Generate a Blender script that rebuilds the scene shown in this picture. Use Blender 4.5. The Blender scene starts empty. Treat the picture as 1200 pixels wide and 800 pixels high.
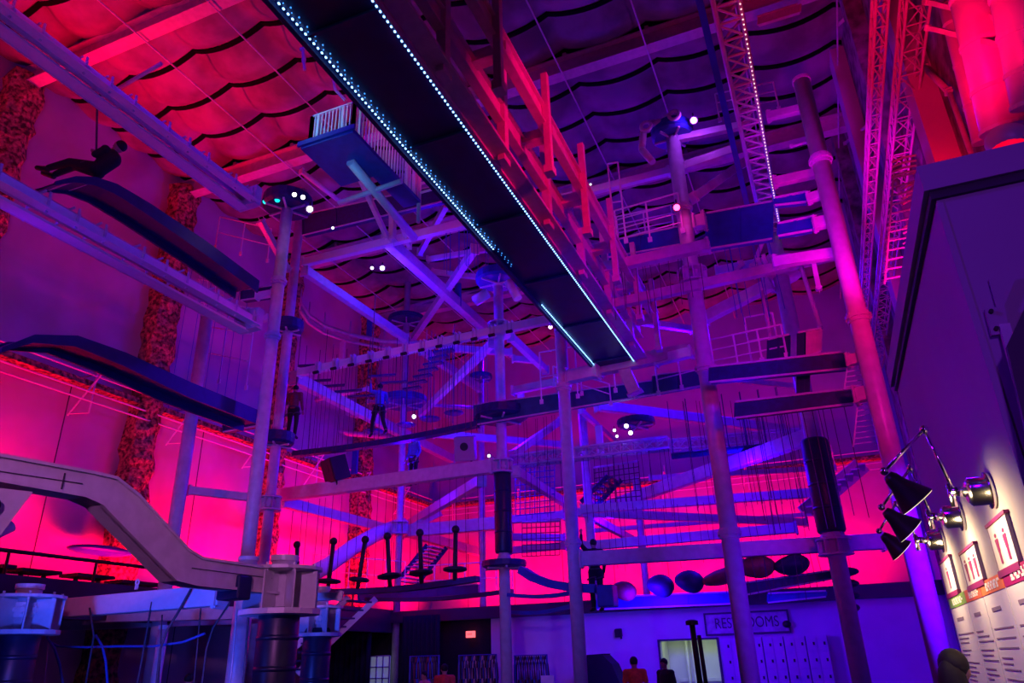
import bpy, bmesh, math, random
from mathutils import Vector, Matrix
random.seed(7)
S = bpy.context.scene
COL = S.collection
PI = math.pi
# ------------------------------------------------------------------ camera
F = 856.0
EYE = Vector((0, 0, 1.7))
_a = math.radians(22.07); _t = math.atan2(375, 856); _r = math.atan2(58, 1955)
FW = Vector((-math.sin(_a)*math.cos(_t), math.cos(_a)*math.cos(_t), math.sin(_t)))
_r0 = Vector((math.cos(_a), math.sin(_a), 0)); _u0 = _r0.cross(FW)
RT = math.cos(_r)*_r0 - math.sin(_r)*_u0
UP = math.sin(_r)*_r0 + math.cos(_r)*_u0
def P(px, py, X=None, Y=None, Z=None, d=None):
    q = FW + RT*((px-600)/F) + UP*((400-py)/F)
    if X is not None: t = X/q.x
    elif Y is not None: t = Y/q.y
    elif Z is not None: t = (Z-1.7)/q.z
    else: t = d/math.hypot(q.x, q.y)
    return EYE + q*t
def depth(p): return (Vector(p)-EYE).dot(FW)
def px2m(n, p): return n*depth(p)/F
def proj(p):
    d = Vector(p)-EYE; z = d.dot(FW)
    return 600+F*d.dot(RT)/z, 400-F*d.dot(UP)/z
cam = bpy.data.cameras.new('camera'); camo = bpy.data.objects.new('camera', cam); COL.objects.link(camo)
cam.sensor_width = 36; cam.lens = 36*F/1200; cam.clip_end = 200; cam.clip_start = .05
M4 = Matrix((RT, UP, -FW)).transposed().to_4x4(); M4.translation = EYE
camo.matrix_world = M4
S.camera = camo
# ------------------------------------------------------------------ materials
MATS = {}
def mat(name, col, rough=.5, metal=0, noise=0, scale=4, col2=None, bump=0, emit=None, es=1, spec=.5):
    m = bpy.data.materials.new(name); m.use_nodes = True; nt = m.node_tree
    b = nt.nodes['Principled BSDF']
    b.inputs['Base Color'].default_value = (*col, 1); b.inputs['Roughness'].default_value = rough
    b.inputs['Metallic'].default_value = metal; b.inputs['Specular IOR Level'].default_value = spec
    if emit:
        b.inputs['Emission Color'].default_value = (*emit, 1); b.inputs['Emission Strength'].default_value = es
    tc = nt.nodes.new('ShaderNodeTexCoord'); n = nt.nodes.new('ShaderNodeTexNoise')
    n.inputs['Scale'].default_value = scale; n.inputs['Detail'].default_value = 6
    nt.links.new(tc.outputs['Object'], n.inputs['Vector'])
    if noise or col2:
        r = nt.nodes.new('ShaderNodeValToRGB'); c2 = col2 or tuple(c*(1-noise) for c in col)
        r.color_ramp.elements[0].position = .38; r.color_ramp.elements[1].position = .62
        r.color_ramp.elements[0].color = (*c2, 1); r.color_ramp.elements[1].color = (*col, 1)
        nt.links.new(n.outputs['Fac'], r.inputs['Fac']); nt.links.new(r.outputs['Color'], b.inputs['Base Color'])
    if bump:
        bp = nt.nodes.new('ShaderNodeBump'); bp.inputs['Strength'].default_value = bump; bp.inputs['Distance'].default_value = .06
        nt.links.new(n.outputs['Fac'], bp.inputs['Height']); nt.links.new(bp.outputs['Normal'], b.inputs['Normal'])
    MATS[name] = m; return m
STEEL = mat('galvanised white steel', (.62, .62, .64), .38, .0, noise=.14, scale=6)
STEELW = mat('white painted steel', (.8, .8, .82), .42, noise=.06, scale=9)
REDST = mat('primer steel frame', (.62, .5, .5), .5, noise=.15, scale=7)
NAVY = mat('navy deck coating', (.012, .03, .14), .45, noise=.3, scale=8)
NAVYD = mat('dark navy plate', (.004, .010, .10), .5, noise=.3, scale=3)
ARMM = mat('launch arm blue', (.006, .02, .12), .45, noise=.2, scale=5)
BLUE = mat('blue painted steel', (.02, .05, .36), .4, noise=.2, scale=5)
TEAL = mat('teal fascia', (.02, .16, .2), .5, noise=.2, scale=5)
BLACK = mat('black rubber', (.012, .012, .014), .6, noise=.3, scale=9)
PADM = mat('navy vinyl pad', (.008, .012, .05), .4, noise=.25, scale=12)
ROPE = mat('dark rope', (.09, .08, .1), .8, noise=.3, scale=40)
ROPEB = mat('blue rope', (.03, .12, .5), .7, noise=.3, scale=60)
ROPEW = mat('pale rope', (.6, .58, .56), .7, noise=.2, scale=60)
WALLM = mat('painted concrete', (.55, .5, .52), .85, noise=.18, scale=.55, bump=.15)
WALLR = mat('rough concrete panel', (.3, .24, .26), .9, col2=(.1, .07, .09), scale=3.2, bump=.6)
FOAM = mat('sprayed fireproofing', (.62, .34, .16), .95, col2=(.08, .03, .02), scale=9, bump=1.0)
CEILM = mat('quilted roof insulation', (.3, .27, .29), .75, noise=.45, scale=1.1, bump=.35)
SEAM = mat('black purlin', (.003, .002, .003), .9, spec=.1)
FLOORM = mat('dark rubber floor', (.05, .05, .055), .6, noise=.3, scale=2)
LOBBY = mat('lobby wall paint', (.6, .6, .62), .8, noise=.08, scale=1.5)
KIOSK = mat('kiosk laminate', (.42, .38, .42), .75, noise=.06, scale=1.2)
KIOSKT = mat('kiosk dark trim', (.05, .045, .06), .6, noise=.1)
CHROME = mat('polished chrome', (.8, .8, .82), .16, 1.0)
SHADE = mat('dark bronze shade', (.03, .022, .025), .35, .4)
SKINM = mat('skin', (.42, .24, .17), .6, noise=.08, scale=20)
HAIR = mat('dark hair', (.01, .008, .008), .7, noise=.3, scale=50)
CURT = mat('black curtain', (.006, .006, .008), .9, noise=.3, scale=6)
DUCT = mat('round duct metal', (.7, .62, .64), .45, .1, noise=.1, scale=3)
BRICK = mat('brown leather bag', (.3, .12, .06), .6, noise=.25, scale=6)
def cloth(n, c): return mat(n, c, .85, noise=.2, scale=18)
def emis(n, c, s): return mat(n, (.02, .02, .02), .5, emit=c, es=s)
LEDM = emis('white led', (.22, .5, 1), 4.5)
LEDB = emis('small blue led', (.05, .3, 1), 1.6)
LEDR = emis('warm led string', (1, .55, .6), 2.2)
# ------------------------------------------------------------------ mesh helpers
class MB:
    def __init__(s): s.v = []; s.f = []
    def add(s, vs, fs):
        n = len(s.v); s.v += [Vector(v) for v in vs]; s.f += [tuple(i+n for i in f) for f in fs]; return s
    def box(s, a, b):
        x0, y0, z0 = a; x1, y1, z1 = b
        return s.add([(x0,y0,z0),(x1,y0,z0),(x1,y1,z0),(x0,y1,z0),(x0,y0,z1),(x1,y0,z1),(x1,y1,z1),(x0,y1,z1)],
            [(3,2,1,0),(4,5,6,7),(0,1,5,4),(1,2,6,5),(2,3,7,6),(3,0,4,7)])
    def bar(s, a, b, w, h, up=(0,0,1)):
        a = Vector(a); b = Vector(b); d = (b-a).normalized(); up = Vector(up)
        if abs(d.dot(up)) > .98: up = Vector((0, 1, 0))
        r = d.cross(up).normalized()*w/2; u = r.cross(d).normalized()*h/2
        vs = []
        c = .12
        for p in (a, b):
            for i, j in ((-1,-1),(1,-1),(1,1),(-1,1)): vs.append(p+r*i+u*j)
        return s.add(vs, [(0,1,2,3),(7,6,5,4),(0,4,5,1),(1,5,6,2),(2,6,7,3),(3,7,4,0)])
    def channel(s, a, b, w, h, t=.02):     # I section
        a = Vector(a); b = Vector(b); u = Vector((0,0,1)); d = (b-a).normalized()
        n = d.cross(u).normalized().cross(d)
        s.bar(a+n*(h/2-t/2), b+n*(h/2-t/2), w, t); s.bar(a-n*(h/2-t/2), b-n*(h/2-t/2), w, t)
        return s.bar(a, b, t, h-t*1.2)
    def tube(s, pts, r, n=8, closed=False):
        pts = [Vector(p) for p in pts]; N = len(pts)
        if N < 2: return s
        rr = r if isinstance(r, (list, tuple)) else [r]*N
        vs = []; prev = None
        for i, p in enumerate(pts):
            if closed: d = pts[(i+1) % N]-pts[i-1]
            else: d = pts[min(i+1, N-1)]-pts[max(i-1, 0)]
            d = d.normalized()
            if prev is None:
                ref = Vector((0,0,1)) if abs(d.z) < .9 else Vector((1,0,0)); e = d.cross(ref).normalized()
            else: e = (prev-d*prev.dot(d)).normalized()
            prev = e; g = d.cross(e)
            for k in range(n):
                t = 2*PI*k/n; vs.append(p+(e*math.cos(t)+g*math.sin(t))*rr[i])
        fs = []
        for i in range(N if closed else N-1):
            j = (i+1) % N
            for k in range(n):
                l = (k+1) % n; fs.append((i*n+k, i*n+l, j*n+l, j*n+k))
        if not closed: fs.append(tuple(range(n))[::-1]); fs.append(tuple((N-1)*n+k for k in range(n)))
        return s.add(vs, fs)
    def cyl(s, c, r, z0, z1, n=24, r2=None):
        x, y = c[0], c[1]
        return s.tube([(x,y,z0),(x,y,z1)], [r, r if r2 is None else r2], n)
    def ell(s, c, rx, ry, rz, n=16, m=10, R=None):
        c = Vector(c); vs = [c+(R @ Vector((0,0,-rz)) if R else Vector((0,0,-rz)))]
        for j in range(1, m):
            p = -PI/2+PI*j/m
            for i in range(n):
                t = 2*PI*i/n; v = Vector((rx*math.cos(p)*math.cos(t), ry*math.cos(p)*math.sin(t), rz*math.sin(p)))
                vs.append(c+(R @ v if R else v))
        vs.append(c+(R @ Vector((0,0,rz)) if R else Vector((0,0,rz)))); fs = []
        for i in range(n): fs.append((0, 1+(i+1) % n, 1+i))
        for j in range(m-2):
            for i in range(n):
                a = 1+j*n; fs.append((a+i, a+(i+1) % n, a+n+(i+1) % n, a+n+i))
        L = len(vs)-1; a = 1+(m-2)*n
        for i in range(n): fs.append((a+i, a+(i+1) % n, L))
        return s.add(vs, fs)
    def prism(s, poly, off):       # poly: list of 3d points, extruded by vector
        off = Vector(off); n = len(poly); vs = [Vector(p) for p in poly]+[Vector(p)+off for p in poly]
        return s.add(vs, [tuple(range(n))[::-1], tuple(range(n, 2*n))]+[(i, (i+1) % n, n+(i+1) % n, n+i) for i in range(n)])
    def lathe(s, c, prof, axis=(0,0,1), n=24):
        axis = Vector(axis).normalized(); c = Vector(c)
        return s.tube([c+axis*h for r, h in prof], [max(r, .0005) for r, h in prof], n)
def link(name, mb, m, parent=None, smooth=False, origin=None, bevel=0):
    me = bpy.data.meshes.new(name)
    if parent is not None: O = Vector(parent['_o'])
    elif origin is not None: O = Vector(origin)
    else:
        xs = [v.x for v in mb.v]; ys = [v.y for v in mb.v]; zs = [v.z for v in mb.v]
        O = Vector(((min(xs)+max(xs))/2, (min(ys)+max(ys))/2, min(zs)))
    me.from_pydata([v-O for v in mb.v], [], mb.f)
    bm = bmesh.new(); bm.from_mesh(me); bmesh.ops.recalc_face_normals(bm, faces=bm.faces)
    bm.to_mesh(me); bm.free()
    me.materials.append(m)
    if smooth:
        for p in me.polygons: p.use_smooth = len(p.vertices) <= 4
    o = bpy.data.objects.new(name, me); COL.objects.link(o)
    if bevel:
        bv = o.modifiers.new('b', 'BEVEL'); bv.width = bevel; bv.segments = 2; bv.limit_method = 'ANGLE'
    if parent is not None: o.parent = parent
    else: o.location = O
    o['_o'] = tuple(O)
    return o
def tag(o, label, cat, group=None):
    o['label'] = label; o['category'] = cat
    if group: o['group'] = group
    return o
def empty(name, loc, label, cat, group=None):
    o = bpy.data.objects.new(name, None); COL.objects.link(o); o.location = Vector(loc); o['_o'] = tuple(Vector(loc))
    o.empty_display_size = .2
    return tag(o, label, cat, group)
def struct(name, mb, m, smooth=False):
    o = link(name, mb, m, None, smooth, origin=(0,0,0)); o['kind'] = 'structure'; return o
def thing(name, mb, m, label, cat, group=None, smooth=False, bevel=0):
    return tag(link(name, mb, m, None, smooth, bevel=bevel), label, cat, group)
def copytree(root, loc, label, group=None):
    r = root.copy(); COL.objects.link(r); r.location = Vector(loc); r['label'] = label
    if group: r['group'] = group
    for ch in [o for o in root.children]:
        c = ch.copy(); COL.objects.link(c); c.parent = r
        for g in [o for o in ch.children]:
            e = g.copy(); COL.objects.link(e); e.parent = c
    return r
# ------------------------------------------------------------------ building shell
XL, XR, YB, ZC = -18.0, 2.9, 33.0, 17.2
struct('floor', MB().box((-22, -6, -.2), (8, 34, 0)), FLOORM)
struct('wall_left', MB().box((XL-.3, -6, 0), (XL, 34, ZC+.6)), WALLM)
struct('wall_back', MB().box((XL-.3, YB, 0), (8, YB+.3, ZC+.6)), WALLM)
struct('wall_right', MB().box((XR, -6, 4.8), (XR+.3, YB, ZC+.6)), WALLR)
struct('trim_1', MB().box((XR-.05, 8, 0), (XR+.25, YB, 4.8)), LOBBY)['label'] = 'smooth lower panelling of the right wall'
# quilted ceiling
def zc(x, y):
    return ZC - .30*abs(math.sin(PI*(x+13.4)/2.3))**.8 - .26*abs(math.sin(PI*(y-9.3)/1.38))
b = MB(); nx, ny = 110, 170; xs = [XL+(XR+.2-XL)*i/nx for i in range(nx+1)]; ys = [-6+39.2*j/ny for j in range(ny+1)]
b.add([(x, y, zc(x, y)) for y in ys for x in xs], [(j*(nx+1)+i, j*(nx+1)+i+1, (j+1)*(nx+1)+i+1, (j+1)*(nx+1)+i) for j in range(ny) for i in range(nx)])
struct('ceiling', b, CEILM, True)
k = 0
y = 9.3-1.38*6
while y < 32.8:
    b = MB(); pts = []
    for i in range(nx+1):
        x = xs[i]; pts.append(Vector((x, y, zc(x, y)-.05)))
    for i in range(nx): b.bar(pts[i], pts[i+1]+Vector((.01, 0, 0)), .14, .07)
    struct('trim_%d' % (k+2), b, SEAM)['label'] = 'dark sagging purlin seam across the roof'
    y += 1.38; k += 1
for i, yy in enumerate((-1.9, 3.65, 9.2, 14.85, 20.5, 26.2)):
    b = MB(); z = 16.55
    b.channel((XL, yy, z), (XR, yy, z), .34, .55, .04)
    for q in range(8):
        b.bar((XL+2.3+q*2.3, yy, z+.25), (XL+2.3+q*2.3, yy, z+.5), .1, .1)
    o = thing('roof_beam', b, REDST, ['red-lit roof girder out of view above the walkway', 'roof girder nearest the camera, above the zip tracks',
        'red-lit roof girder crossing the upper left corner', 'roof girder that passes just above the white caged balcony',
        'roof girder behind the central column tops', 'farthest roof girder near the back wall'][i], 'roof beam')
for i in range(9):
    x = -15.75+2.3*i
    b = MB(); b.tube([(x, 4, 16.2), (x, 32.8, 16.2)], .022, 6)
    o = thing('sprinkler_pipe', b, STEEL, 'thin roof pipe running front to back, number %s from the left wall' % ['one','two','three','four','five','six','seven','eight','nine'][i], 'pipe', 'thin roof pipes')
# pilasters with sprayed foam on left wall and back wall
names = ['nearest the camera at the left edge', 'hidden partly by the left zip track', 'behind the caged balcony side', 'far along the left wall', 'beside the back corner']
for i, yy in enumerate((9.2, 14.85, 20.5, 26.2)):
    b = MB(); n = 60; ring = []
    for j in range(n+1):
        z = .1+j*(ZC-.7)/n
        for (dx, dy) in ((0, -.42), (.5, -.42), (.62, -.15), (.62, .15), (.5, .42), (0, .42)):
            q = random.uniform(-.06, .06)
            ring.append((XL+dx+(q if dx else 0), yy+dy+random.uniform(-.07, .07), z))
    fs = [(j*6+a, j*6+a+1, (j+1)*6+a+1, (j+1)*6+a) for j in range(n) for a in range(5)]
    b.add(ring, fs+[(5, 4, 3, 2, 1, 0), tuple(n*6+a for a in range(6))])
    thing('foam_column', b, FOAM, 'rough rust-coloured fireproofed wall column, ' + ['at the far left edge above the hanging rider', 'crossing behind both left zip tracks', 'half hidden behind the pipe columns', 'farthest on the left wall near the corner'][i], 'column', 'fireproofed columns on the left wall')
    for sg in (-.5, .5):
        pass
# wall rail band at 9 m (ledge + pipes + outrigger brackets)
b = MB(); b.box((XL, -2, 8.85), (XL+.45, YB, 9.0)); b.box((XL, YB-.45, 8.85), (XR, YB, 9.0))
struct('trim_50', b, FOAM)['label'] = 'narrow ledge along the left and back walls'
r = empty('wall_cable_line', (XL+.6, 14, 9.1), 'cable line on outrigger brackets along the left wall ledge', 'cable line')
b = MB()
for dz, dx in ((.15, .5), (-.35, .55), (-.6, .55)): b.tube([(XL+dx, 2, 9+dz), (XL+dx, 32, 9+dz)], .025, 6)
link('cable', b, STEELW, r)
for q in range(9):
    y = 3.0+q*3.3; b = MB()
    b.tube([(XL, y, 9.2), (XL+.75, y, 9.25)], .03, 6); b.tube([(XL+.75, y, 9.25), (XL+.1, y-.3, 8.0)], .025, 6)
    b.tube([(XL+.5, y, 9.6), (XL+.5, y, 8.1)], .025, 6); b.tube([(XL+.1, y-.3, 8.05), (XL+.5, y, 8.1)], .02, 5)
    link('bracket', b, STEELW, r)
r = empty('wall_cable_line', (-8, YB-.6, 9.1), 'cable line along the back wall ledge behind the course', 'cable line')
b = MB()
for dz, dx in ((.15, .5), (-.35, .55), (-.6, .55)): b.tube([(XL, YB-dx, 9+dz), (XR, YB-dx, 9+dz)], .025, 6)
link('cable', b, STEELW, r)
for q in range(6):
    x = -16.5+q*3.5; b = MB(); b.tube([(x, YB, 9.2), (x, YB-.75, 9.25)], .03, 6); b.tube([(x, YB-.75, 9.25), (x-.3, YB-.1, 8.0)], .025, 6); b.tube([(x, YB-.5, 9.6), (x, YB-.5, 8.1)], .025, 6)
    link('bracket', b, STEELW, r)
# wall seams
b = MB()
for y in [3+2.4*i for i in range(13)]: b.box((XL-.01, y-.012, 0), (XL+.012, y+.012, 8.9))
for x in [-16+2.4*i for i in range(8)]: b.box((x-.012, YB-.012, 0), (x+.012, YB+.01, 8.9))
struct('trim_51', b, KIOSKT)['label'] = 'thin panel joints of the lower walls'
# mezzanine
b = MB(); b.box((XL, 4, 3.1), (-14.6, YB, 3.45)); b.box((-14.6, 24, 3.1), (XR, YB, 3.45))
struct('mezzanine_floor', b, KIOSKT)
b = MB(); b.box((-14.75, 4, 2.75), (-14.55, 24, 3.5)); b.box((-14.6, 23.75, 3.05), (XR, 23.95, 3.42))
struct('trim_52', b, KIOSKT)['label'] = 'edge fascia of the mezzanine'
# wall below the mezzanine (lobby wall) with doorway
DX0, DX1 = P(777, 790, Y=24).x, P(845, 790, Y=24).x
b = MB(); b.box((-10.8, 24, 0), (DX0, 24.25, 3.1)); b.box((DX1, 24, 0), (XR, 24.25, 3.1)); b.box((DX0, 24, 2.15), (DX1, 24.25, 3.1))
struct('wall_lobby', b, LOBBY)
b = MB(); b.box((DX0-.3, 26.6, 0), (DX1+.6, 26.8, 2.6)); b.box((DX0-.4, 24.25, 0), (DX0-.3, 26.6, 2.6)); b.box((DX1+.5, 24.25, 0), (DX1+.6, 26.6, 2.6)); b.box((DX0-.4, 24.25, 2.5), (DX1+.6, 26.6, 2.6))
struct('wall_corridor', b, LOBBY)
d = struct('door_1', MB().box((DX0-.02, 23.94, 2.15), (DX1+.02, 24.0, 2.2)).box((DX0-.06, 23.94, 0), (DX0, 24.0, 2.2)).box((DX1, 23.94, 0), (DX1+.06, 24.0, 2.2)), KIOSKT)
d['label'] = 'lit doorway to the restrooms'
b = MB()
for x in (DX0+.35, DX0+.55, DX0+.62): b.tube([(x, 26.4, 0), (x, 26.4, 2.5)], .05, 10)
b.box((DX0, 26.5, .95), (DX1+.4, 26.6, 1.05))
thing('corridor_pipework', b, STEEL, 'pale vertical pipes inside the lit restroom doorway', 'pipework')
# dark wall under mezzanine to the left
b = MB(); b.box((XL, 24, 0), (-10.8, 24.25, 3.1)); struct('wall_lobby_dark', b, CURT)
# ------------------------------------------------------------------ columns
COLS = {}
def column(key, px, d, ytop, r, label, collars=(), pads=(), cap=True, ybot=None, m=STEEL, group='tall steel course columns'):
    p = P(px, 800, d=d); x, y = p.x, p.y
    def zy(py):
        lo, hi = -3., 30.
        for _ in range(40):
            mid = (lo+hi)/2
            if proj((x, y, mid))[1] > py: lo = mid
            else: hi = mid
        return mid
    zt = min(zy(ytop), 16.9); zb = 0 if ybot is None else zy(ybot)
    o = empty('steel_column', (x, y, zb), label, 'column', group)
    link('shaft', MB().cyl((x, y), r, zb, zt, 28), m, o, True)
    if ybot is None:
        b = MB(); b.box((x-r*1.7, y-r*1.7, 0), (x+r*1.7, y+r*1.7, .03))
        for a in range(4):
            t = PI/4+a*PI/2; b.cyl((x+r*1.9*math.cos(t), y+r*1.9*math.sin(t)), .02, .03, .07, 6)
        link('base_plate', b, m, o)
    if cap: link('cap', MB().cyl((x, y), r*1.12, zt-.03, zt+.04, 28), m, o)
    for c in collars:
        z = zy(c); b = MB(); b.cyl((x, y), r*1.35, z-.03, z+.03, 28); b.cyl((x, y), r*1.15, z-.1, z+.1, 28)
        for a in range(8):
            t = a*PI/4; b.cyl((x+r*1.25*math.cos(t), y+r*1.25*math.sin(t)), .015, z-.06, z+.06, 6)
        link('collar', b, m, o, False)
    for (a, c) in pads:
        z0, z1 = zy(c), zy(a); z0 = max(z0, .05)
        b = MB(); R = r*1.62; b.tube([(x, y, z0), (x, y, z0+.05), (x, y, z1-.05), (x, y, z1)], [R*.9, R, R, R*.9], 20)
        for q in range(1, 4):
            z = z0+(z1-z0)*q/4; b.tube([(x, y, z-.03), (x, y, z+.03)], R*1.02, 20)
        link('pad', b, PADM, o, True)['label'] = 'navy vinyl padding'
    COLS[key] = (x, y, r, zt, zy); return o
column('C1', 273, 18, 240, .155, 'tall left column topped by the round light platform', (394, 330), (), True)
column('C2', 594, 21, 335, .155, 'central column with black padding below mid height', (385, 548, 655), ((553, 648),))
column('C3', 681, 19, 388, .165, 'grey column just right of centre ending at the walkway end', (454, 636))
column('C4', 880, 15.5, 140, .175, 'tall column right of centre carrying the red and purple lamps', (245, 431, 625))
column('C5', 1109, 13.3, 95, .165, 'bright magenta column in front of the right wall', (188, 372))
column('C6', 1010, 18.1, 190, .19, 'right column wrapped in navy padding under the beam junction', (628,), ((515, 624),))
column('C7', 294, 22, 192, .15, 'column behind the tall left column, holding round pads', (378, 590))
column('C8', 462, 28, 318, .13, 'slim purple column left of the hanging steps', (618,))
column('C9', 704, 25.5, 478, .15, 'purple column directly behind the right-centre grey column', (600,))
column('C10', 768, 30, 560, .14, 'slim far column behind the boulder platform', (630,))
column('C11', 567, 30, 418, .13, 'slim far column just left of the central column', ())
column('C12', 176, 19.5, 372, .16, 'blue-lit column between the left fireproofed column and near rail', (478,))
column('C15', 275, 15.2, 655, .17, 'short magenta-lit column left of the near padded column', (), ())
column('C16', 182, 16, 735, .09, 'thin short column under the near blue beam', (), ())
# near course columns
column('N1', 10, 13.3, 688, .17, 'near padded column at the bottom left corner', (715,), ((742, 860),), group='near padded columns')
column('N2', 320, 10.2, 655, .155, 'near padded column where the curved rail ends', (), ((712, 860),), group='near padded columns')
column('N3', 368, 14.2, 690, .15, 'padded column right behind the near rail column', (725,), ((736, 860),), group='near padded columns')
# bracket hubs on near columns
def hub(key, py, label, s=1.0):
    x, y, r, zt, zy = COLS[key]; z = zy(py)
    o = empty('beam_hub', (x, y, z), label, 'beam hub', 'round beam hubs on columns')
    link('hub_plate', MB().cyl((x, y), r*2.0*s, z-.02, z+.02, 16), STEEL, o)
    link('hub_plate', MB().cyl((x, y), r*2.0*s, z-.34*s, z-.3*s, 16), STEEL, o)
    b = MB()
    for a in range(8):
        t = a*PI/4+.2; c, sn = math.cos(t), math.sin(t)
        b.bar((x+r*c, y+r*sn, z-.16*s), (x+r*1.9*s*c, y+r*1.9*s*sn, z-.16*s), .02, .28*s)
        b.cyl((x+r*1.7*s*c, y+r*1.7*s*sn), .018, z-.06, z+.06, 6)
    link('gusset', b, STEEL, o)
    return o
hub('N1', 700, 'wide hub on the near corner column', 1.5); hub('N2', 668, 'wide hub where the curved rail meets its column', 1.6); hub('N3', 712, 'hub on the padded column behind the rail', 1.4)
hub('C2', 540, 'bolted hub on the central column above the black padding', 1.1); hub('C2', 380, 'bolted hub high on the central column', 1.2); hub('C7', 583, 'hub on the rear left column at the long beam', 1.1)
hub('C4', 318, 'hub midway up the column right of centre', 1.0); hub('C6', 308, 'lit hub where the right track meets its column', 1.3); hub('C8', 612, 'hub on the slim purple column', 1.3); hub('C6', 632, 'hub under the padded right column', 1.0)
# ------------------------------------------------------------------ beams
def beam(label, p1, p2, hp, Y=None, X=None, Z=None, flat=True, m=STEEL, name='steel_beam', cat='beam', Y2=None, sec='box', group=None, ar=.75):
    a = P(*p1, X=X, Y=Y, Z=Z)
    c = P(*p2, Y=Y2) if Y2 is not None else (P(*p2, Z=a.z) if flat else P(*p2, X=X, Y=Y, Z=Z))
    h = px2m(hp, (a+c)/2); b = MB(); d = (c-a).normalized()
    if sec == 'box': b.bar(a, c, h*ar, h)
    elif sec == 'pipe': b.tube([a, c], h/2, 14)
    else: b.channel(a, c, h*ar, h, h*.08)
    o = tag(link(name, b, m, None, sec == 'pipe', bevel=0 if sec != 'box' else h*.06), label, cat, group)
    for e, s in ((a, 1), (c, -1)):
        q = MB(); q.bar(e+d*s*.02, e+d*s*.06, h*ar*1.35, h*1.3)
        for i in (-1, 1):
            for j in (-1, 1):
                u = Vector((0,0,1)); r_ = d.cross(u).normalized()
                q.bar(e+r_*i*h*ar*.55+u*j*h*.55+d*s*.0, e+r_*i*h*ar*.55+u*j*h*.55+d*s*.1, h*.08, h*.08)
        link('end_plate', q, m, o)
    return a, c
beam('long grey beam from the rear left column to the central column', (322, 581), (580, 546), 15, Y=19.3)
beam('white high beam with roller hangers crossing left of centre', (350, 437), (645, 374), 9.5, Y=17.6, m=STEELW)
beam('pale high beam from the left columns to the lit walkway', (355, 308), (548, 261), 10, Y=16, m=STEELW)
beam('diagonal blue beam below the pale high beam', (356, 316), (476, 397), 10, Y=16)
beam('heavy diagonal beam crossing under the caged balcony', (452, 280), (572, 388), 13, Y=17)
beam('thin diagonal beam crossing the heavy one', (557, 291), (484, 396), 9, Y=19)
beam('short brace dropping from the caged balcony', (418, 200), (453, 277), 7, Y=13, Y2=15)
beam('short stub post on the pale high beam', (460, 247), (460, 282), 8, Y=15.2, flat=False)
beam('brace right of the stub post', (468, 256), (480, 290), 6, Y=15.2, Y2=16.5)
beam('magenta diagonal brace under the walkway edge', (524, 238), (492, 296), 8, Y=16, Y2=19)
beam('thin cross beam behind the left diagonals', (500, 304), (572, 292), 6, Y=20)
beam('second thin cross beam behind the left diagonals', (505, 318), (562, 325), 6, Y=21)
beam('diagonal beam rising to the central column from the left', (577, 402), (494, 484), 8.5, Y=19.5, Y2=24)
beam('long blue diagonal through the hanging ropes', (344, 442), (530, 538), 11, Y=17.6)
beam('blue beam behind the hanging steps', (494, 410), (562, 455), 9, Y=22)
beam('level beam left of the central column', (514, 407), (600, 413), 8, Y=22)
beam('level beam left of centre at mid height', (508, 508), (658, 521), 8, Y=23)
beam('diagonal beam crossing low between centre columns', (604, 552), (664, 590), 10, Y=19.3)
beam('magenta diagonal joining the slim purple column hub', (565, 562), (472, 618), 10, Y=20, Y2=28)
beam('short blue beam from the left column to the blue-lit column', (219, 574), (296, 583), 9, Y=13.6)
beam('long blue diagonal below the long grey beam', (328, 587), (470, 624), 11, Y=19.3)
beam('broad blue beam low behind the stepping discs', (468, 623), (584, 613), 14, Y=25)
beam('sloping blue beam beside the stairs', (474, 622), (566, 648), 10, Y=25)
beam('short dark brace above the stairs', (475, 622), (516, 600), 8, Y=25, Y2=26)
beam('wide grey beam from the right-centre column to the padded column', (679, 655), (1036, 634), 17, Y=18.1)
beam('blue crossbeam at the central padding', (596, 609), (662, 603), 9, Y=24)
beam('second blue crossbeam beneath the central padding', (596, 629), (662, 630), 8, Y=24.5)
beam('third blue crossbeam low between centre columns', (596, 645), (664, 639), 8, Y=25)
beam('long blue beam above the grey beam', (672, 600), (945, 612), 9, Y=24)
beam('long blue beam touching the grey beam top', (682, 640), (935, 618), 11, Y=23)
beam('long rising blue beam right of centre', (680, 597), (955, 577), 10, Y=22)
beam('strong blue diagonal right of centre', (708, 595), (952, 510), 14, Y=26, Y2=18.2)
beam('magenta diagonal under the strong blue one', (688, 603), (752, 638), 8, Y=25, Y2=29)
beam('purple level beam below the platform lamps', (698, 475), (918, 503), 11, Y=22)
beam('beam from the platform to the magenta column', (712, 358), (984, 297), 12, Y=15.3)
beam('pink high beam below the blue deck', (672, 322), (832, 287), 13, Y=14.8)
beam('short magenta stub beam at the blue deck end', (812, 262), (828, 258), 16, Y=15.3)
beam('bright diagonal rising behind the lamp column', (812, 232), (872, 190), 10, Y=15.5, Y2=18)
beam('blue diagonal rising to the lit hub', (825, 373), (905, 332), 14, Y=18.5, Y2=18)
beam('thin beam below the walkway hangers', (724, 373), (812, 386), 8, Y=20)
beam('beam crossing behind the walkway hanger posts', (636, 342), (720, 350), 6, Y=20)
beam('blue diagonal right of the central column top', (598, 394), (640, 434), 9, Y=20, Y2=23)
beam('long purple beam left of the railed ladder', (600, 458), (660, 446), 9, Y=21)
beam('blue beam behind the railed ladder', (600, 420), (634, 423), 7, Y=23)
beam('purple diagonal from the teal deck', (600, 533), (658, 492), 8, Y=20, Y2=24)
beam('short diagonal behind the right-centre column', (680, 480), (726, 522), 6, Y=23)
beam('pale roof-high pipe beam above the hangers', (612, 92), (855, 22), 6, Y=15, sec='pipe')
beam('violet high beam at the purple lamp', (792, 163), (880, 145), 9, Y=15.4)
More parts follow.
